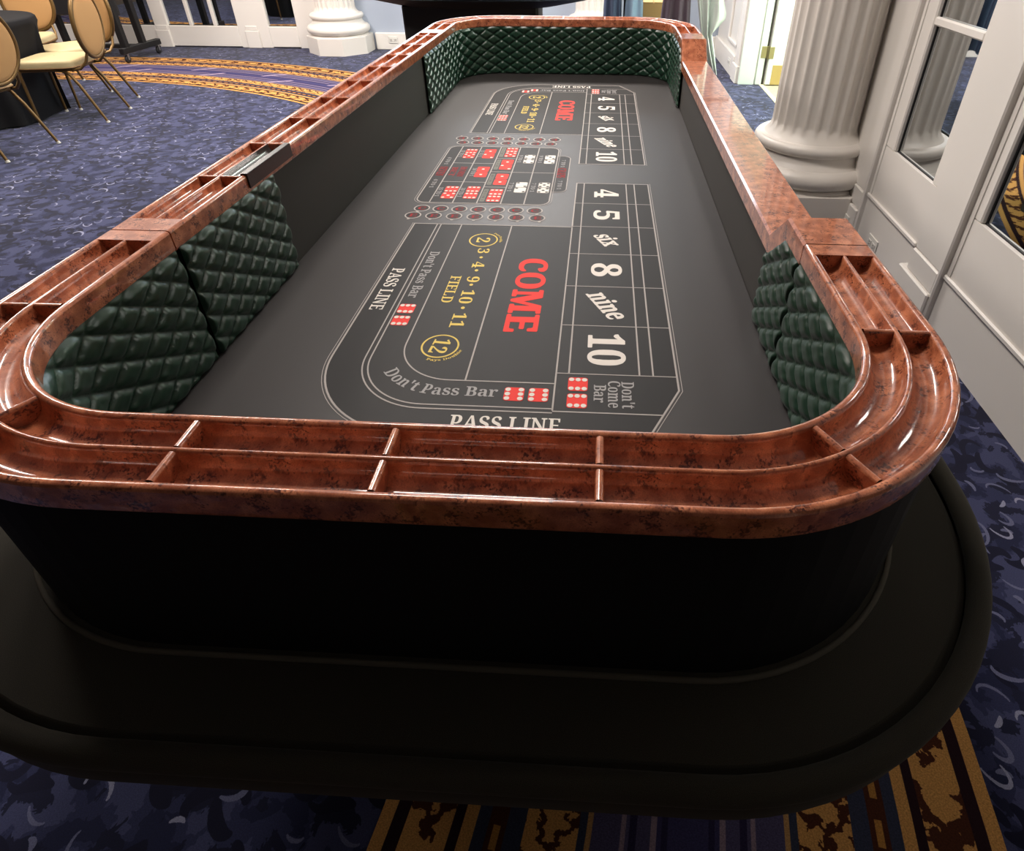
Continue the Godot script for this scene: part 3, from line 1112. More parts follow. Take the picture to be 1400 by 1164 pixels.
func quilt(path: PackedVector2Array, shift: float, far: bool, ramp := false) -> Shape:
	# diamonds of padding along a line; heights from the felt to under the rail
	var step := 0.0036
	var pts := PackedVector2Array()
	for i in path.size() - 1:
		var n := maxi(1, int(ceil(path[i].distance_to(path[i + 1]) / step)))
		for k in n:
			pts.append(path[i].lerp(path[i + 1], float(k) / n))
	pts.append(path[path.size() - 1])
	var total := 0.0
	for i in pts.size() - 1:
		total += pts[i].distance_to(pts[i + 1])
	var rows := []
	var run := 0.0
	var m := pts.size()
	for i in m:
		var t := (pts[mini(i + 1, m - 1)] - pts[maxi(i - 1, 0)]).normalized()
		# towards the middle of the table
		var nrm := Vector2(-t.y, t.x)
		var mid := Vector2(clampf(pts[i].x, -0.3, 0.3), clampf(pts[i].y, -L + 0.4, -0.4))
		if nrm.dot(mid - pts[i]) < 0.0:
			nrm = -nrm
		if i > 0:
			run += pts[i].distance_to(pts[i - 1])
		var top := UNDER + 0.004
		if ramp:
			var z := -L - pts[i].y if far else pts[i].y
			top = lerpf(UNDER + 0.004, LOW - 0.038, clampf((-0.745 - z) / 0.1, 0.0, 1.0))
		var row := PackedVector3Array()
		var count := 72
		var edge := minf(run, total - run)
		for j in count + 1:
			var y := FELT + 0.002 + (top - FELT - 0.002) * j / count
			var a := (run + shift) / 0.090 + y / 0.057
			var b := (run + shift) / 0.090 - y / 0.057
			var da := minf(absf(a - roundf(a)) / 0.30, 1.0)
			var db := minf(absf(b - roundf(b)) / 0.30, 1.0)
			var puff := (1.0 - (1.0 - da) * (1.0 - da)) * (1.0 - (1.0 - db) * (1.0 - db))
			puff = 0.82 * puff + 0.18 * absf(sin(PI * a)) * absf(sin(PI * b))
			var wrinkle := 0.00025 * sin(run * 210.0 + y * 90.0 + sin(y * 130.0) * 2.0)
			var side := clampf(edge / 0.005, 0.0, 1.0)
			var d := (0.0008 + 0.0085 * puff + wrinkle) * sqrt(side) * clampf((y - FELT) / 0.006, 0.4, 1.0) * sqrt(clampf((top - 0.003 - y) / 0.012, 0.0, 1.0))
			var p := pts[i] + nrm * d
			row.append(Vector3(p.x, y, p.y))
		rows.append(row)
	var s := Shape.new()
	s.grid(rows)
	# turn the normals to the inside if they came out wrong
	var k2 := s.v.size() / 2
	var c := Vector2(s.v[k2].x, s.v[k2].z)
	var tomid := Vector2(clampf(c.x, -0.3, 0.3), clampf(c.y, -L + 0.4, -0.4)) - c
	if Vector2(s.n[k2].x, s.n[k2].z).dot(tomid) < 0.0:
		s = Shape.new()
		s.grid(rows, true)
	return s


func chip_insert() -> void:
	var t := node("tray_insert", self, Vector3(-W / 2, R, -1.045))
	tag(t, "black and silver insert sitting in the left chip rail near the fold", "tray")
	var s := Shape.new()
	var rows := []
	for e in [-0.116, 0.116]:
		var row := PackedVector3Array()
		for q in channel(CH[1][0] + 0.001, CH[1][1] - 0.001, DEEP - 0.0025):
			row.append(Vector3(q.x, q.y + 0.003, e))
		rows.append(row)
	s.grid(rows, false)
	if s.n[0].y < 0.0 and s.n[24].y < 0.0:
		s = Shape.new()
		s.grid(rows, true)
	obj("liner", s, mat(rgb(150, 150, 150), 0.22, 0.5, 0.9), t)
	s = Shape.new()
	s.box(Vector3(RAIL - 0.012, 0.0, -0.118), Vector3(RAIL + 0.004, 0.0035, 0.118), 0.001)
	s.box(Vector3(RAIL + 0.0005, -0.032, -0.118), Vector3(RAIL + 0.004, 0.003, 0.118), 0.001)
	obj("side_plate", s, mat(rgb(24, 24, 24), 0.35), t)


# ---------------------------------------------------------------- print on the felt; places are (x, t), t the distance from the middle towards the near end
var ink_y := FELT + 0.0008

func at2(p: Vector2) -> Vector2:
	return Vector2(p.x, ZC + p.y)

func ink_poly(s: Shape, poly: PackedVector2Array, y := ink_y) -> void:
	var q := PackedVector2Array()
	for p in poly:
		q.append(at2(p))
	s.flat(q, y)

func ink_line(s: Shape, pts: PackedVector2Array, w := 0.0032, loop := false) -> void:
	var m := pts.size()
	var le := PackedVector2Array()
	var ri := PackedVector2Array()
	for i in m:
		var a := pts[(i - 1 + m) % m] if loop else pts[maxi(i - 1, 0)]
		var b := pts[(i + 1) % m] if loop else pts[mini(i + 1, m - 1)]
		var d1 := (pts[i] - a).normalized() if a != pts[i] else (b - pts[i]).normalized()
		var d2 := (b - pts[i]).normalized() if b != pts[i] else d1
		var t := (d1 + d2).normalized()
		var l := Vector2(t.y, -t.x) * w / 2.0 / maxf(0.4, sqrt((1.0 + d1.dot(d2)) / 2.0))
		le.append(at2(pts[i] + l))
		ri.append(at2(pts[i] - l))
	for i in (m if loop else m - 1):
		var j := (i + 1) % m
		s.quad(Vector3(le[i].x, ink_y, le[i].y), Vector3(le[j].x, ink_y, le[j].y), Vector3(ri[j].x, ink_y, ri[j].y), Vector3(ri[i].x, ink_y, ri[i].y), Vector3.UP)

func arc(c: Vector2, r: Vector2, a0: float, a1: float, n := 20) -> PackedVector2Array:
	var p := PackedVector2Array()
	for k in n + 1:
		var f := lerpf(a0, a1, float(k) / n)
		p.append(c + Vector2(cos(f) * r.x, sin(f) * r.y))
	return p

func round_rect(a: Vector2, b: Vector2, r: float, n := 5) -> PackedVector2Array:
	var p := PackedVector2Array()
	for c in [[b.x - r, b.y - r, 0.0], [a.x + r, b.y - r, PI / 2], [a.x + r, a.y + r, PI], [b.x - r, a.y + r, PI * 1.5]]:
		p.append_array(arc(Vector2(c[0], c[1]), Vector2(r, r), c[2], c[2] + PI / 2, n))
	return p

func glyphs(text: String) -> Array:
	var tm := TextMesh.new()
	tm.font = serif
	tm.font_size = 48
	tm.pixel_size = 0.01
	tm.depth = 0.0
	tm.curve_step = 1.5
	tm.text = text
	var a := tm.get_mesh_arrays()
	var v: PackedVector3Array = a[Mesh.ARRAY_VERTEX]
	var n: PackedVector3Array = a[Mesh.ARRAY_NORMAL]
	var id: PackedInt32Array = a[Mesh.ARRAY_INDEX] if a[Mesh.ARRAY_INDEX] != null else PackedInt32Array(range(v.size()))
	var out := PackedVector2Array()
	var lo := Vector2(1e9, 1e9)
	var hi := -lo
	for i in range(0, id.size(), 3):
		if n[id[i]].z < 0.5:
			continue
		for k in 3:
			var p := Vector2(v[id[i + k]].x, v[id[i + k]].y)
			out.append(p)
			lo = lo.min(p)
			hi = hi.max(p)
	return [out, lo, hi]

# text whose box starts at o (baseline, first letter), reading along r, tall along u
func ink_text(s: Shape, text: String, o: Vector2, r: Vector2, u: Vector2, width: float, tall: float, slant := 0.0, heavy := 0.0) -> void:
	var g := glyphs(text)
	var pts: PackedVector2Array = g[0]
	var lo: Vector2 = g[1]
	var sz: Vector2 = g[2] - lo
	for i in range(0, pts.size(), 3):
		var w := []
		for k in 3:
			var e := (pts[i + k] - lo) / sz
			var q := at2(o + r * (e.x * width + slant * e.y * tall) + u * e.y * tall)
			w.append(Vector3(q.x, ink_y, q.y))
		s.tri(w[0], w[1], w[2], Vector3.UP, Vector3.UP, Vector3.UP)
		if heavy > 0.0:
			# thicker strokes: the same letter again a hair to each side, each a little lower
			for k in 6:
				var f := TAU * k / 6.0
				var d := Vector3(cos(f) * heavy, -0.00004 * (k + 1), sin(f) * heavy)
				s.tri(w[0] + d, w[1] + d, w[2] + d, Vector3.UP, Vector3.UP, Vector3.UP)

# text bent along a path (list of points); up is to the left or right of travel
func ink_bent(s: Shape, text: String, path: PackedVector2Array, tall: float, up_sign := 1.0) -> void:
	var g := glyphs(text)
	var pts: PackedVector2Array = g[0]
	var lo: Vector2 = g[1]
	var sz: Vector2 = g[2] - lo
	var run := [0.0]
	for i in path.size() - 1:
		run.append(run[i] + path[i].distance_to(path[i + 1]))
	var total: float = run[run.size() - 1]
	var put := func(e: Vector2) -> Vector3:
		var d := e.x * total
		var k := 0
		while k < path.size() - 2 and run[k + 1] < d:
			k += 1
		var t := (path[k + 1] - path[k]).normalized()
		var p: Vector2 = path[k] + t * (d - run[k])
		p += Vector2(t.y, -t.x) * up_sign * e.y * tall
		var q := at2(p)
		return Vector3(q.x, ink_y, q.y)
	for i in range(0, pts.size(), 3):
		s.tri(put.call((pts[i] - lo) / sz), put.call((pts[i + 1] - lo) / sz), put.call((pts[i + 2] - lo) / sz), Vector3.UP, Vector3.UP, Vector3.UP)

const PIPS := {1: [[0, 0]], 2: [[-1, -1], [1, 1]], 3: [[-1, -1], [0, 0], [1, 1]], 4: [[-1, -1], [1, -1], [-1, 1], [1, 1]], 5: [[-1, -1], [1, -1], [0, 0], [-1, 1], [1, 1]], 6: [[-1, -1], [0, -1], [1, -1], [-1, 1], [0, 1], [1, 1]]}

func ink_die(face: Shape, pip: Shape, a: Vector2, b: Vector2, n: int, turned := false) -> void:
	ink_poly(face, round_rect(a, b, 0.006, 3))
	var c := (a + b) / 2.0
	var h := (b - a) / 2.0
	for q in PIPS[n]:
		var e := Vector2(q[1], q[0]) if turned else Vector2(q[0], q[1])
		ink_poly(pip, arc(c + e * h * 0.66, Vector2(0.0058, 0.0058), 0.0, TAU * 0.95, 9), ink_y + 0.0004)

func die(ps: Node, face: Material, spots: Material, a: Vector2, b: Vector2, n: int, turned := false) -> void:
	var f := Shape.new()
	var p := Shape.new()
	ink_die(f, p, a, b, n, turned)
	obj("die_print", f, face, ps)
	obj("pip_print", p, spots, ps)

func print_layout(ps: Node) -> void:
	var zone_ink := triplanar(mat(rgb(25, 23, 23), 0.62, 0.4), grain_texture(92, 0.4, 0.75), 0.06)
	zone_ink.rim_enabled = true
	zone_ink.rim = 0.12
	zone_ink.rim_tint = 0.3
	var white := mat(rgb(226, 220, 212), 0.75, 0.3)
	var grey := mat(rgb(164, 162, 162), 0.75, 0.3)
	var line_ink := mat(rgb(176, 170, 166), 0.75, 0.3)
	var red := mat(rgb(236, 72, 66), 0.75, 0.3)
	var dark_red := mat(rgb(150, 40, 44), 0.75, 0.3)
	var yellow := mat(rgb(222, 196, 106), 0.75, 0.3)
	var rd := Vector2(0, 1)
	var up := Vector2(1, 0)
	for sd in [1.0, -1.0]:
		var fl := func(p: PackedVector2Array) -> PackedVector2Array:
			var q := PackedVector2Array()
			for e in p:
				q.append(Vector2(e.x, e.y * sd))
			return q
		# where a block that starts at a and is long len starts on this side, still read towards the near end
		var st := func(a: float, length: float) -> float:
			return a if sd > 0.0 else -(a + length)
		var zone := Shape.new()
		var pc := Vector2(-0.12, 1.185)
		var outline := PackedVector2Array([Vector2(0.141, 0.483), Vector2(-0.356, 0.483)])
		outline.append_array(arc(pc, Vector2(0.238, 0.238), PI, PI / 2))
		outline.append_array([Vector2(0.32, 1.423), Vector2(0.397, 1.266), Vector2(0.397, 0.104), Vector2(0.141, 0.104)])
		ink_poly(zone, fl.call(outline), FELT + 0.0004)
		obj("zone_print", zone, zone_ink, ps)
		var ln := Shape.new()
		ink_line(ln, fl.call(outline), 0.004, true)
		var faint := PackedVector2Array([Vector2(-0.362, 0.478)])
		faint.append_array(arc(pc, Vector2(0.245, 0.245), PI, PI / 2))
		faint.append_array([Vector2(0.324, 1.430), Vector2(0.404, 1.268), Vector2(0.404, 0.098)])
		ink_line(ln, fl.call(faint), 0.0015)
		for r in [0.163, 0.151]:
			var p := PackedVector2Array([Vector2(-0.12 - r, 0.483)])
			p.append_array(arc(pc, Vector2(r, r), PI, PI / 2))
			p.append(Vector2(0.141, 1.185 + r))
			ink_line(ln, fl.call(p), 0.0032)
		var fp := PackedVector2Array([Vector2(-0.206, 0.483)])
		fp.append_array(arc(Vector2(-0.082, 1.132), Vector2(0.125, 0.125), PI, PI / 2))
		fp.append(Vector2(0.141, 1.257))
		ink_line(ln, fl.call(fp))
		ink_line(ln, fl.call(PackedVector2Array([Vector2(-0.048, 0.483), Vector2(-0.048, 1.257)])), 0.0036)
		for x in [0.141, 0.168, 0.318, 0.347]:
			ink_line(ln, fl.call(PackedVector2Array([Vector2(x, 0.481 if x < 0.15 else 0.104), Vector2(x, 1.341 if x < 0.15 else 1.221)])), 0.0036)
		for k in 6:
			var y := 0.290 + 0.1862 * k
			ink_line(ln, fl.call(PackedVector2Array([Vector2(0.141, y), Vector2(0.397, y)])), 0.0026)
		ink_line(ln, fl.call(PackedVector2Array([Vector2(0.141, 1.343), Vector2(0.358, 1.343)])))
		obj("line_print", ln, line_ink, ps)
		# numbers: near half counts up towards the near end, far half ends in 10 at the middle
		var words := ["4", "5", "six", "8", "nine", "10"]
		for k in 6:
			var row: int = k if sd > 0.0 else 5 - k
			var mid: float = (0.197 + 0.1862 * row) * sd
			var s := Shape.new()
			var w: String = words[k]
			if w == "six" or w == "nine":
				var ang := deg_to_rad(27.0)
				var r2 := Vector2(sin(ang), cos(ang))
				var u2 := Vector2(cos(ang), -sin(ang))
				var wd := 0.082 if w == "six" else 0.132
				ink_text(s, w, Vector2(0.249, mid) - r2 * (wd / 2 + 0.006) - u2 * 0.024, r2, u2, wd, 0.058 if w == "six" else 0.056, 0.22, 0.0012)
			else:
				var wd := 0.118 if w == "10" else 0.072
				ink_text(s, w, Vector2(0.207, mid - wd / 2), rd, up, wd, 0.082, 0.0, 0.0016)
			obj("number_print", s, white, ps)
		var come := Shape.new()
		ink_text(come, "COME", Vector2(0.008, st.call(0.704, 0.371)), rd, up, 0.365, 0.075, 0.0, 0.003)
		obj("come_lettering", come, red, ps)
		# field
		var fd := Shape.new()
		ink_text(fd, "FIELD", Vector2(-0.170, st.call(0.813, 0.137)), rd, up, 0.137, 0.028)
		var move := 0.0 if sd > 0.0 else -1.725
		for q in [["3", 0.646, 0.030], ["4", 0.729, 0.034], ["9", 0.814, 0.030], ["10", 0.886, 0.066], ["11", 0.998, 0.062]]:
			ink_text(fd, q[0], Vector2(-0.125, q[1] + move), rd, up, q[2], 0.034)
		for d in [0.702, 0.779, 0.858, 0.973]:
			ink_poly(fd, arc(Vector2(-0.108, d + move), Vector2(0.005, 0.006), 0.0, TAU * 0.95, 10))
		for q in [["2", -0.120, 0.590, 0.032], ["12", -0.128, 1.137, 0.054]]:
			var c := Vector2(q[1], q[2] + move)
			ink_line(fd, arc(c, Vector2(0.041, 0.043), 0.0, TAU, 40), 0.0042)
			var r2 := Vector2(-0.1, 0.995) if q[0] == "12" else rd
			var u2 := Vector2(r2.y, -r2.x)
			ink_text(fd, q[0], c - u2 * 0.020 - r2 * q[3] / 2.0, r2, u2, q[3], 0.040)
			var a0 := deg_to_rad(20.0)
			ink_bent(fd, "Pays Double", arc(c, Vector2(0.047, 0.049), a0 - 1.4, a0 - 0.1) if q[0] == "2" else arc(c, Vector2(0.057, 0.059), a0 + 1.6, a0 - 0.1), 0.010, 1.0)
		obj("field_lettering", fd, yellow, ps)
		# pass line and don't pass
		var pl := Shape.new()
		ink_text(pl, "PASS LINE", Vector2(-0.339, st.call(0.779, 0.214)), rd, up, 0.214, 0.034)
		obj("pass_line_lettering", pl, white, ps)
		pl = Shape.new()
		if sd > 0.0:
			ink_text(pl, "PASS LINE", Vector2(-0.055, 1.404), Vector2(1, 0), Vector2(0, -1), 0.215, 0.040)
		else:
			ink_text(pl, "PASS LINE", Vector2(0.160, -1.404), Vector2(-1, 0), Vector2(0, 1), 0.215, 0.040)
		obj("pass_line_lettering", pl, white, ps)
		var dp := Shape.new()
		ink_text(dp, "Don't Pass Bar", Vector2(-0.259, st.call(0.674, 0.385)), rd, up, 0.258, 0.027)
		obj("pass_bar_lettering", dp, grey, ps)
		dp = Shape.new()
		var bc := Vector2(-0.092, 1.136)
		if sd > 0.0:
			var path := arc(bc, Vector2(0.170, 0.170), deg_to_rad(143), PI / 2, 24)
			path.append(Vector2(0.026, 1.306))
			ink_bent(dp, "Don't Pass Bar", path, 0.030, 1.0)
		else:
			ink_text(dp, "Don't Pass Bar", Vector2(0.128, -1.306), Vector2(-1, 0), Vector2(0, 1), 0.245, 0.028)
		obj("pass_bar_lettering", dp, grey, ps)
		# don't come bar
		var dc := Shape.new()
		ink_text(dc, "Don't", Vector2(0.279, st.call(1.243, 0.084)), rd, up, 0.084, 0.026)
		ink_text(dc, "Come", Vector2(0.251, st.call(1.242, 0.084)), rd, up, 0.084, 0.026)
		ink_text(dc, "Bar", Vector2(0.222, st.call(1.256, 0.056)), rd, up, 0.056, 0.025)
		obj("come_bar_lettering", dc, grey, ps)
		# red dice
		for y in [1.234, 1.287]:
			var a: float = st.call(y, 0.044)
			die(ps, red, white, Vector2(0.168, a), Vector2(0.209, a + 0.044), 6)
		for y in [0.963, 1.017]:
			var a: float = y if sd > 0.0 else y - 1.743
			die(ps, red, white, Vector2(-0.267, a), Vector2(-0.226, a + 0.042), 6)
		for x in ([0.039, 0.089] if sd > 0.0 else [-0.168, -0.214]):
			var a := 1.274 if sd > 0.0 else (-1.310 if x > -0.2 else -1.280)
			die(ps, red, white, Vector2(x, a), Vector2(x + 0.041, a + 0.042), 6, true)
		# bet circles
		for row in 2:
			for k in 7:
				var co := Shape.new()
				var ci := Shape.new()
				var ct := Shape.new()
				var x: float = (-0.363 + 0.0625 * k) if row == 0 else (-0.378 + 0.0672 * k)
				var y := (0.363 if row == 0 else 0.421)
				if sd < 0.0:
					y = -(0.344 if row == 0 else 0.404)
				var c := Vector2(x, y)
				ink_poly(ci, arc(c, Vector2(0.024, 0.024), 0.0, TAU * 0.97, 28), FELT + 0.0004)
				ink_line(co, arc(c, Vector2(0.0245, 0.0245), 0.0, TAU, 32), 0.0044)
				ink_poly(co, arc(c + Vector2(-0.008 + 0.003 * k, 0.0285 * sd), Vector2(0.0052, 0.0052), 0.0, TAU * 0.95, 9))
				var u3 := Vector2(0, -1) if sd > 0.0 else Vector2(0, 1)
				ink_text(ct, "C" if row == 0 else "E", c - Vector2(0.013 * sd, 0.0) - u3 * 0.0115, Vector2(sd, 0), u3, 0.026, 0.023)
				obj("circle_fill_print", ci, zone_ink, ps)
				obj("circle_print", co, line_ink, ps)
				obj("circle_lettering", ct, dark_red, ps)

	# centre box
	var z := Shape.new()
	var a0 := Vector2(-0.400, -0.292)
	var b0 := Vector2(0.053, 0.313)
	ink_poly(z, round_rect(a0, b0, 0.035), FELT + 0.0004)
	ink_poly(z, PackedVector2Array([Vector2(0.053, -0.19), Vector2(0.08, -0.19), Vector2(0.105, -0.165), Vector2(0.105, 0.17), Vector2(0.08, 0.196), Vector2(0.053, 0.196)]), FELT + 0.0004)
	obj("zone_print", z, zone_ink, ps)
	var ln := Shape.new()
	ink_line(ln, round_rect(a0, b0, 0.035), 0.004, true)
	ink_line(ln, round_rect(a0 - Vector2(0.008, 0.008), b0 + Vector2(0.008, 0.008), 0.04), 0.0015, true)
	var tab := PackedVector2Array([Vector2(0.053, -0.19)])
	tab.append_array(arc(Vector2(0.075, -0.16), Vector2(0.03, 0.03), -PI / 2, 0.0, 6))
	tab.append_array(arc(Vector2(0.075, 0.166), Vector2(0.03, 0.03), 0.0, PI / 2, 6))
	tab.append(Vector2(0.053, 0.196))
	ink_line(ln, tab)
	for x in [-0.351, -0.272, -0.190, -0.109, -0.030]:
		ink_line(ln, PackedVector2Array([Vector2(x, -0.292), Vector2(x, 0.313)]), 0.004)
	for q in [[-0.351, -0.190, -0.085], [-0.351, -0.190, 0.117], [-0.190, -0.109, -0.148], [-0.190, -0.109, 0.005], [-0.190, -0.109, 0.162], [-0.109, 0.053, 0.007]]:
		ink_line(ln, PackedVector2Array([Vector2(q[0], q[2]), Vector2(q[1], q[2])]), 0.0034)
	obj("line_print", ln, line_ink, ps)
	for q in [[-0.328, -0.256, 6, 5], [-0.250, -0.259, 1, 2], [-0.245, -0.047, 1, 1], [-0.323, 0.163, 6, 5], [-0.246, 0.160, 6, 6], [-0.163, -0.281, 6, 5], [-0.163, -0.133, 1, 2], [-0.162, 0.026, 1, 1], [-0.162, 0.182, 6, 6]]:
		for k in 2:
			var a := Vector2(q[0], q[1] + 0.0585 * k)
			die(ps, red, white, a, a + Vector2(0.046, 0.054), q[2 + k])
	for q in [[-0.079, -0.197, 4], [0.003, -0.197, 3], [-0.078, 0.108, 2], [0.004, 0.107, 5]]:
		for k in 2:
			var a := Vector2(q[0], q[1] + 0.052 * k)
			die(ps, white, zone_ink, a, a + Vector2(0.041, 0.048), q[2])
	var od := Shape.new()
	for q in [[-0.346, -0.24, "15 TO 1"], [-0.267, -0.245, "15 TO 1"], [-0.262, -0.03, "30 TO 1"], [-0.346, 0.175, "15 TO 1"], [-0.267, 0.175, "30 TO 1"], [-0.102, -0.19, "9 TO 1"], [-0.021, -0.19, "9 TO 1"], [-0.102, 0.115, "7 TO 1"], [-0.021, 0.115, "7 TO 1"], [-0.384, -0.15, "4 TO 1"], [-0.384, 0.095, "4 TO 1"], [0.072, -0.145, "7 TO 1"], [0.072, 0.085, "7 TO 1"]]:
		ink_text(od, q[2], Vector2(q[0], q[1]), rd, up, 0.084, 0.015)
	obj("odds_lettering", od, grey, ps)
	var bar := Shape.new()
	for y in [-0.281, -0.133, 0.026, 0.182]:
		ink_poly(bar, round_rect(Vector2(-0.184, y), Vector2(-0.168, y + 0.112), 0.002, 2), FELT + 0.0006)
	obj("odds_bar_print", bar, mat(rgb(122, 122, 114), 0.75, 0.3), ps)
	var bt := Shape.new()
	for q in [[-0.281, "15 FOR 1"], [-0.133, "15 FOR 1"], [0.026, "30 FOR 1"], [0.182, "30 FOR 1"]]:
		ink_text(bt, q[1], Vector2(-0.181, q[0] + 0.008), rd, up, 0.096, 0.010)
	obj("odds_bar_lettering", bt, zone_ink, ps)
	var rt := Shape.new()
	ink_text(rt, "SEVEN", Vector2(-0.390, -0.040), rd, up, 0.100, 0.030)
	ink_text(rt, "HORN", Vector2(-0.310, -0.043), rd, up, 0.108, 0.024)
	ink_text(rt, "BET", Vector2(-0.342, -0.036), rd, up, 0.096, 0.022)
	ink_text(rt, "CRAPS", Vector2(0.063, -0.050), rd, up, 0.104, 0.032)
	obj("centre_lettering", rt, dark_red, ps)


# ---------------------------------------------------------------- black table at the far end
func build_far_table() -> void:
	var t := node("blackjack_table", self, Vector3(-0.83, 0, -5.35))
	tag(t, "black covered casino table with a wide oval top beyond the far rail", "table")
	var m := mat(rgb(20, 20, 21), 0.6, 0.35)
	var oval := func(a: float, b: float, y: float) -> PackedVector3Array:
		var row := PackedVector3Array()
		for k in 64:
			var f := TAU * k / 64.0
			row.append(Vector3(a * cos(f), y, b * sin(f)))
		return row
	var s := Shape.new()
	s.grid([oval.call(0.02, 0.01, 0.955), oval.call(0.97, 0.44, 0.955), oval.call(0.99, 0.46, 0.965)], true, true)
	obj("top", s, m, t)
	s = Shape.new()
	var rows := []
	for k in 13:
		var f := PI * (1.0 - k / 12.0) * 1.15
		rows.append(oval.call(1.04 + cos(f) * 0.055, 0.51 + cos(f) * 0.055, 0.945 + sin(f) * 0.04))
	s.grid(rows, true, true)
	obj("padded_rim", s, mat(rgb(16, 16, 17), 0.45, 0.4), t)
	s = Shape.new()
	s.grid([oval.call(1.065, 0.54, 0.915), oval.call(0.92, 0.45, 0.885), oval.call(0.66, 0.36, 0.84), oval.call(0.40, 0.26, 0.83)], true, true)
	obj("apron", s, m, t)
	s = Shape.new()
	s.box(Vector3(-0.60, 0.05, -0.22), Vector3(0.52, 0.86, 0.22), 0.02)
	obj("pedestal", s, mat(rgb(30, 30, 30), 0.6, 0.35), t)
	obj("foot", bx(Vector3(-0.6, 0.0, -0.34), Vector3(0.54, 0.06, 0.34), 0.015), m, t)


# ---------------------------------------------------------------- chairs and the round table
func banquet_chair(label: String, called: String) -> Node3D:
	# faces -z; the back is at +z
	var t := node(called, self)
	tag(t, label, "chair", "banquet chairs round the black table")
	var cloth := mat(rgb(178, 138, 92), 0.8, 0.3)
	var vinyl := mat(rgb(186, 170, 130), 0.55, 0.4)
	var metal := mat(rgb(112, 86, 48), 0.4, 0.5, 0.5)
	# cushion: a rounded pad
	var s := Shape.new()
	var rows := []
	for q in [[0.985, 0.425], [1.0, 0.432], [1.0, 0.462], [0.985, 0.476], [0.94, 0.486], [0.7, 0.492], [0.02, 0.494]]:
		var row := PackedVector3Array()
		for k in 48:
			var f := TAU * k / 48.0
			var c := Vector2(cos(f), sin(f))
			var e := Vector2(signf(c.x) * pow(absf(c.x), 0.35), signf(c.y) * pow(absf(c.y), 0.35))
			row.append(Vector3(e.x * 0.225 * q[0] * (1.0 - 0.08 * maxf(0.0, e.y)), q[1], e.y * 0.22 * q[0]))
		rows.append(row)
	s.grid(rows, true, true)
	var seat := obj("seat", s, vinyl, t)
	s = Shape.new()
	var pr := []
	for k in 48:
		var f := TAU * k / 48.0
		var c := Vector2(cos(f), sin(f))
		var e := Vector2(signf(c.x) * pow(absf(c.x), 0.35), signf(c.y) * pow(absf(c.y), 0.35))
		pr.append(Vector3(e.x * 0.226 * (1.0 - 0.08 * maxf(0.0, e.y)), 0.430, e.y * 0.221))
	s.tube(pr, 0.006, 8, true)
	obj("piping", s, mat(rgb(110, 82, 46), 0.6), seat)
	# seat rails
	s = Shape.new()
	s.tube([Vector3(-0.19, 0.412, -0.20), Vector3(0.19, 0.412, -0.20)], 0.011, 10)
	s.tube([Vector3(-0.17, 0.412, 0.19), Vector3(0.17, 0.412, 0.19)], 0.011, 10)
	for x in [-1.0, 1.0]:
		s.tube([Vector3(x * 0.2, 0.412, -0.20), Vector3(x * 0.175, 0.412, 0.19)], 0.011, 10)
	obj("seat_frame", s, metal, t)
	# legs: front nearly straight, rear swept back
	for x in [-1.0, 1.0]:
		s = Shape.new()
		s.tube([Vector3(x * 0.2, 0.412, -0.19), Vector3(x * 0.204, 0.39, -0.2), Vector3(x * 0.208, 0.2, -0.205), Vector3(x * 0.212, 0.012, -0.21)], [0.012, 0.0125, 0.0115, 0.010], 10)
		var lg := obj("leg", s, metal, t)
		s = Shape.new()
		s.tube([Vector3(x * 0.212, 0.016, -0.21), Vector3(x * 0.212, 0.0, -0.21)], [0.013, 0.016], 10)
		obj("foot_cap", s, mat(rgb(190, 188, 180), 0.5), lg)
		s = Shape.new()
		s.tube([Vector3(x * 0.18, 0.412, 0.02), Vector3(x * 0.182, 0.408, 0.10), Vector3(x * 0.19, 0.385, 0.155), Vector3(x * 0.2, 0.30, 0.2), Vector3(x * 0.212, 0.15, 0.258), Vector3(x * 0.222, 0.012, 0.31)], [0.012, 0.012, 0.0125, 0.0125, 0.0115, 0.0105], 10)
		lg = obj("leg", s, metal, t)
		s = Shape.new()
		s.tube([Vector3(x * 0.222, 0.016, 0.31), Vector3(x * 0.223, 0.0, 0.314)], [0.013, 0.016], 10)
		obj("foot_cap", s, mat(rgb(190, 188, 180), 0.5), lg)
	# oval back, leaning a little
	var bk := node("backrest", t, Vector3(0, 0.722, 0.345))
	bk.rotation.x = 0.10
	s = Shape.new()
	var ring := []
	for k in 48:
		var f := TAU * k / 48.0
		ring.append(Vector3(cos(f) * 0.215, sin(f) * 0.245, 0.0))
	s.tube(ring, 0.0165, 10, true)
	for x in [-1.0, 1.0]:
		s.tube([Vector3(x * 0.14, -0.19, 0.0), Vector3(x * 0.155, -0.26, -0.02), Vector3(x * 0.168, -0.315, -0.07), Vector3(x * 0.172, -0.33, -0.14)], 0.011, 10)
	obj("back_frame", s, metal, bk)
	for e in [-1.0, 1.0]:
		s = Shape.new()
		rows = []
		for q in [[1.0, 0.008], [0.97, 0.018], [0.85, 0.026], [0.5, 0.031], [0.01, 0.032]]:
			var row := PackedVector3Array()
			for k in 48:
				var f := TAU * k / 48.0
				row.append(Vector3(cos(f) * 0.203 * q[0], sin(f) * 0.233 * q[0], e * (q[1] - (0.006 if e > 0.0 else 0.0))))
			rows.append(row)
		s.grid(rows, e < 0.0, true)
		obj("back_pad", s, cloth, bk)
	return t


func place(c: Node3D, x: float, z: float, fx: float, fz: float) -> void:
	c.position = Vector3(x, 0, z)
	c.rotation.y = atan2(-fx, -fz)

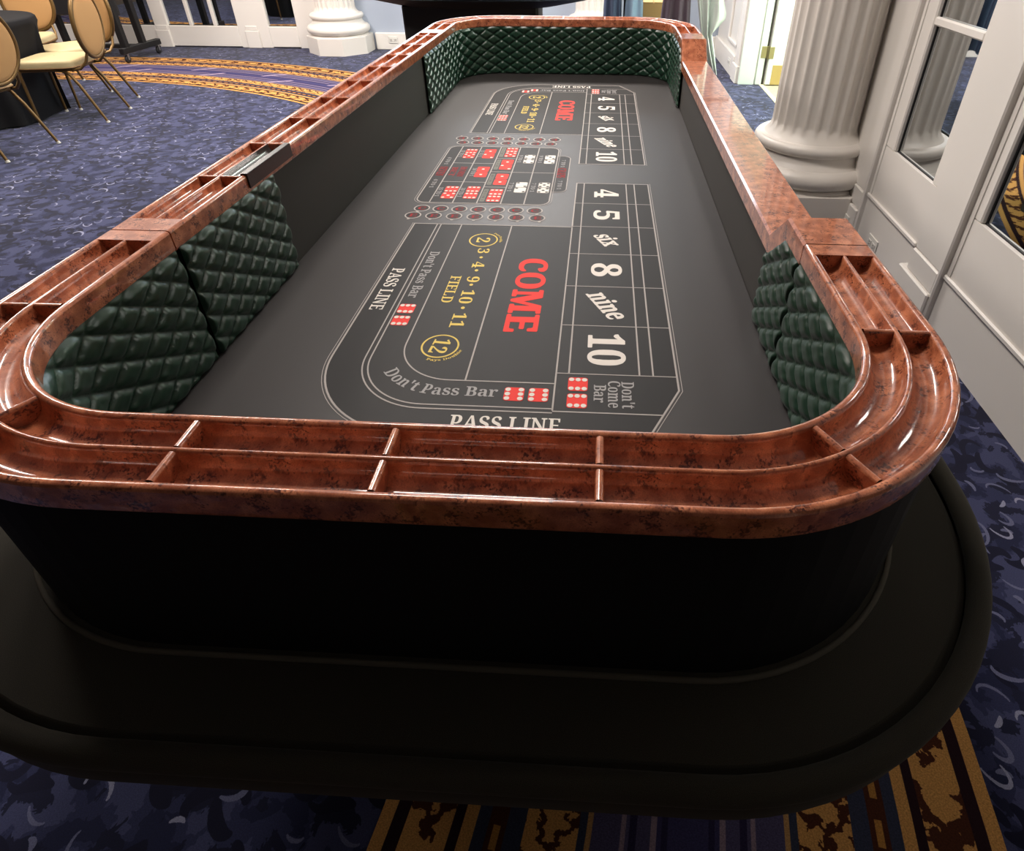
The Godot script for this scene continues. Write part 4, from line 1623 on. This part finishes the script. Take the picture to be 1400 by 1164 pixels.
func build_chairs() -> void:
	var a := banquet_chair("tan oval-back banquet chair at the lower left edge, nearest the camera", "banquet_chair")
	place(a, -4.27, -3.90, -1.0, -0.08)
	var spots := [
		[-4.29, -4.82, -0.98, 0.21, "tan oval-back banquet chair seen from behind, right of the black tablecloth"],
		[-4.55, -5.32, -0.43, 0.90, "oval-back banquet chair tucked behind the middle chair with its pale seat showing"],
		[-5.36, -5.80, 0.3, 1.0, "oval-back banquet chair on the far side of the black round table"],
	]
	for i in spots.size():
		var c: Node3D = a.duplicate()
		c.name = "banquet_chair_%03d" % (i + 1)
		add_child(c, true)
		var q: Array = spots[i]
		place(c, q[0], q[1], q[2], q[3])
		tag(c, q[4], "chair", "banquet chairs round the black table")
	var t := node("round_table", self, Vector3(-5.07, 0, -4.83))
	tag(t, "round banquet table standing under the black cloth at the left edge", "table")
	var s := Shape.new()
	s.lathe([Vector2(0.001, 0.744), Vector2(0.56, 0.744), Vector2(0.566, 0.738), Vector2(0.566, 0.722), Vector2(0.56, 0.716), Vector2(0.001, 0.716)], Vector3.ZERO, 64)
	obj("tabletop", s, mat(rgb(120, 90, 60), 0.6), t)
	for k in 4:
		var f := TAU * k / 4.0
		s = Shape.new()
		s.tube([Vector3(cos(f) * 0.40, 0.72, sin(f) * 0.42), Vector3(cos(f) * 0.43, 0.0, sin(f) * 0.43)], 0.014, 10)
		obj("leg", s, mat(rgb(60, 60, 62), 0.5), t)
	s = Shape.new()
	var rows := []
	for q in [[0.005, 0.752, 0.0], [0.54, 0.752, 0.0], [0.564, 0.750, 0.0], [0.576, 0.738, 0.05], [0.578, 0.70, 0.15], [0.584, 0.5, 0.6], [0.60, 0.25, 0.9], [0.612, 0.012, 1.0]]:
		var row := PackedVector3Array()
		for k in 160:
			var f := TAU * k / 160.0
			var r: float = q[0] + q[2] * (0.016 * sin(f * 14.0) + 0.009 * sin(f * 23.0 + 1.3))
			var p := Vector2(cos(f), sin(f)) * r
			# the two chairs pushed against the cloth dent it
			if q[1] < 0.6:
				for e in [spots[0], spots[1]]:
					var to := Vector2(e[2], e[3]).normalized()
					var c := Vector2(e[0] + 5.07, e[1] + 4.83)
					var side := absf((p - c).dot(to.orthogonal()))
					var ahead := (p - c).dot(to)
					var need := 0.245 * (1.0 - smoothstep(0.25, 0.36, side))
					if ahead < need and side < 0.36:
						p += to * (need - ahead)
			row.append(Vector3(p.x, q[1], p.y))
		rows.append(row)
	s.grid(rows, true, true)
	var cl := obj("tablecloth", s, mat(rgb(22, 22, 24), 0.8, 0.3))
	cl.position = Vector3(-5.07, 0, -4.83)
	tag(cl, "floor-length black cloth draped over the round table at left", "tablecloth")


# ---------------------------------------------------------------- rolling stand by the mirror doors
func build_stand() -> void:
	var t := node("rolling_stand", self, Vector3(-5.34, 0, -7.37))
	tag(t, "black rolling stand with two posts and casters before the mirror doors", "stand")
	var m := mat(rgb(20, 20, 21), 0.5, 0.4)
	obj("base_bar", bx(Vector3(-0.03, 0.10, -0.36), Vector3(0.03, 0.165, 0.36), 0.006), m, t)
	obj("base_bar", bx(Vector3(-0.93, 0.10, -0.36), Vector3(-0.87, 0.165, 0.36), 0.006), m, t)
	obj("cross_bar", bx(Vector3(-0.9, 0.11, -0.03), Vector3(0.0, 0.155, 0.03), 0.006), m, t)
	for z in [-0.06, 0.26]:
		obj("post", bx(Vector3(-0.04, 0.16, z - 0.035), Vector3(0.03, 1.9, z + 0.035), 0.006), m, t)
	obj("post", bx(Vector3(-0.93, 0.16, -0.035), Vector3(-0.87, 1.9, 0.035), 0.006), m, t)
	obj("board", bx(Vector3(-0.90, 0.48, 0.10), Vector3(-0.03, 1.85, 0.14), 0.006), mat(rgb(32, 32, 34), 0.4), t)
	for x in [-0.9, 0.0]:
		for z in [-0.30, 0.30]:
			var s := Shape.new()
			s.lathe([Vector2(0.001, -0.014), Vector2(0.032, -0.014), Vector2(0.040, -0.010), Vector2(0.042, 0.0), Vector2(0.040, 0.010), Vector2(0.032, 0.014), Vector2(0.001, 0.014)], Vector3.ZERO, 24)
			var w := obj("wheel", s, mat(rgb(28, 28, 30), 0.6), t)
			w.position = Vector3(x, 0.042, z)
			w.rotation.z = PI / 2
			var f := Shape.new()
			for e in [-1.0, 1.0]:
				f.box(Vector3(x + e * 0.019 - 0.002, 0.035, z - 0.012), Vector3(x + e * 0.019 + 0.002, 0.098, z + 0.012), 0.0)
			f.box(Vector3(x - 0.022, 0.092, z - 0.02), Vector3(x + 0.022, 0.104, z + 0.02), 0.002)
			obj("caster_fork", f, mat(rgb(150, 150, 152), 0.35, 0.5, 0.8), t)


# ---------------------------------------------------------------- clothes rack behind the far end
func garment(called: String, at: Vector3, half: float, top: float, hem: float, folds: int, deep: float, m: Material, label: String, cat: String, flare := 1.25) -> Node3D:
	var t := node(called, self, at)
	tag(t, label, cat, "clothes hanging on the rack")
	var s := Shape.new()
	var rows := []
	for i in 13:
		var f := i / 12.0
		var y := lerpf(top, hem, f)
		var row := PackedVector3Array()
		for k in 72:
			var a := TAU * k / 72.0
			var wd := half * lerpf(0.75, flare, f)
			var d := deep * lerpf(0.5, 1.0, f)
			var fold := 1.0 + 0.28 * sin(a * folds + f * 1.2 + at.x * 9.0) * lerpf(0.15, 1.0, f)
			row.append(Vector3(cos(a) * wd * (0.9 + 0.1 * fold), y + 0.02 * sin(a * 3.0) * f, sin(a) * d * fold))
		rows.append(row)
	s.grid(rows, true, true)
	obj("cloth", s, m, t)
	s = Shape.new()
	s.tube([Vector3(-half * 0.75, top, 0), Vector3(0, top + 0.07, 0), Vector3(half * 0.75, top, 0)], 0.008, 8)
	s.tube([Vector3(0, top + 0.07, 0), Vector3(0, 1.515, 0), Vector3(0, 1.535, 0.012), Vector3(0, 1.545, 0.0)], 0.003, 6)
	obj("hanger", s, mat(rgb(70, 66, 62), 0.5), t)
	return t

func build_garments() -> void:
	var r := node("garment_rack", self, Vector3(0.62, 0, -4.75))
	tag(r, "dark metal clothes rack behind the far right corner of the table", "rack")
	var dm := mat(rgb(34, 34, 36), 0.4, 0.5, 0.6)
	var s := Shape.new()
	s.tube([Vector3(-0.5, 1.53, 0), Vector3(0.62, 1.53, 0)], 0.013, 12)
	obj("hanging_rail", s, dm, r)
	for x in [-0.24, 0.18]:
		s = Shape.new()
		s.tube([Vector3(x, 0.04, 0), Vector3(x, 1.55, 0)], 0.014, 12)
		obj("post", s, dm, r)
		s = Shape.new()
		s.tube([Vector3(x, 0.04, -0.26), Vector3(x, 0.05, -0.2), Vector3(x, 0.05, 0.2), Vector3(x, 0.04, 0.26)], 0.014, 12)
		for z in [-0.25, 0.25]:
			s.tube([Vector3(x, 0.05, z), Vector3(x, 0.0, z)], [0.014, 0.018], 12)
		obj("foot", s, dm, r)
	var z := -4.75
	garment("coat", Vector3(0.285, 0, z), 0.062, 1.42, 0.62, 7, 0.10, mat(rgb(74, 86, 110), 0.85, 0.3), "slate blue coat hanging leftmost on the clothes rack", "coat")
	garment("shirt", Vector3(0.445, 0, z), 0.060, 1.42, 0.70, 5, 0.08, mat(rgb(150, 178, 204), 0.8, 0.3), "light blue shirt hanging between the slate coat and the grey coat", "shirt")
	garment("coat_001", Vector3(0.755, 0, z), 0.100, 1.42, 0.55, 9, 0.11, mat(rgb(92, 80, 90), 0.85, 0.3), "purple grey coat with deep folds beside the white cloth", "coat")
	var b := node("cardboard_box", self, Vector3(0.62, 0, -5.35))
	tag(b, "ochre cardboard box glimpsed between the hanging shirt and grey coat", "box")
	obj("carton", bx(Vector3(-0.2, 0, -0.18), Vector3(0.2, 0.88, 0.18), 0.004), mat(rgb(180, 146, 92), 0.8), b)
	obj("flap", bx(Vector3(-0.2, 0.878, -0.18), Vector3(-0.003, 0.886, 0.18), 0.001), mat(rgb(172, 138, 86), 0.8), b)
	obj("flap", bx(Vector3(0.003, 0.878, -0.18), Vector3(0.2, 0.886, 0.18), 0.001), mat(rgb(172, 138, 86), 0.8), b)
	# the white cloth, thrown over the end of the rail: folds and one corner standing out
	var t := node("white_cloth", self, Vector3(1.0, 0, z))
	tag(t, "white cloth hanging in folds at the right end of the clothes rack", "cloth")
	s = Shape.new()
	var edges := [[1.545, 0.91, 1.03], [1.2, 0.895, 1.04], [0.95, 0.905, 1.05], [0.72, 0.955, 1.045], [0.58, 0.99, 1.085], [0.44, 1.035, 1.12]]
	for face in [1.0, -1.0]:
		var rows := []
		for i in 31:
			var f := i / 30.0 * 4.999
			var e: Array = edges[int(f)]
			var g: Array = edges[int(f) + 1]
			var t2 := f - int(f)
			var row := PackedVector3Array()
			for k in 41:
				var u := k / 40.0
				var y := lerpf(e[0], g[0], t2) + (0.10 * (0.9 - u) * (i / 30.0) ** 3)
				var x := lerpf(lerpf(e[1], g[1], t2), lerpf(e[2], g[2], t2), u) - 1.0
				var fold := 0.035 * sin(u * 15.0 + 0.6) * lerpf(0.4, 1.0, i / 30.0)
				row.append(Vector3(x, y, fold + face * (0.004 + 0.03 * sin(PI * u))))
			rows.append(row)
		s.grid(rows, face < 0.0)
	obj("drape", s, mat(rgb(222, 230, 224), 0.75, 0.3), t)
	s = Shape.new()
	for face in [1.0, -1.0]:
		var rows := []
		for i in 13:
			var f := i / 12.0
			var row := PackedVector3Array()
			for k in 9:
				var u := k / 8.0
				# a corner: widest at mid height, coming back to a point below
				var y := lerpf(1.15, 0.72, f)
				var reach := 0.10 * clampf((1.15 - y) / 0.30, 0.15, 1.0) if y > 0.835 else 0.10 * (y - 0.72) / 0.115
				row.append(Vector3(0.03 + reach * u, y, 0.055 + 0.02 * sin(u * 5.0) + face * 0.002))
			rows.append(row)
		s.grid(rows, face < 0.0)
	obj("loose_corner", s, mat(rgb(222, 230, 224), 0.75, 0.3), t)
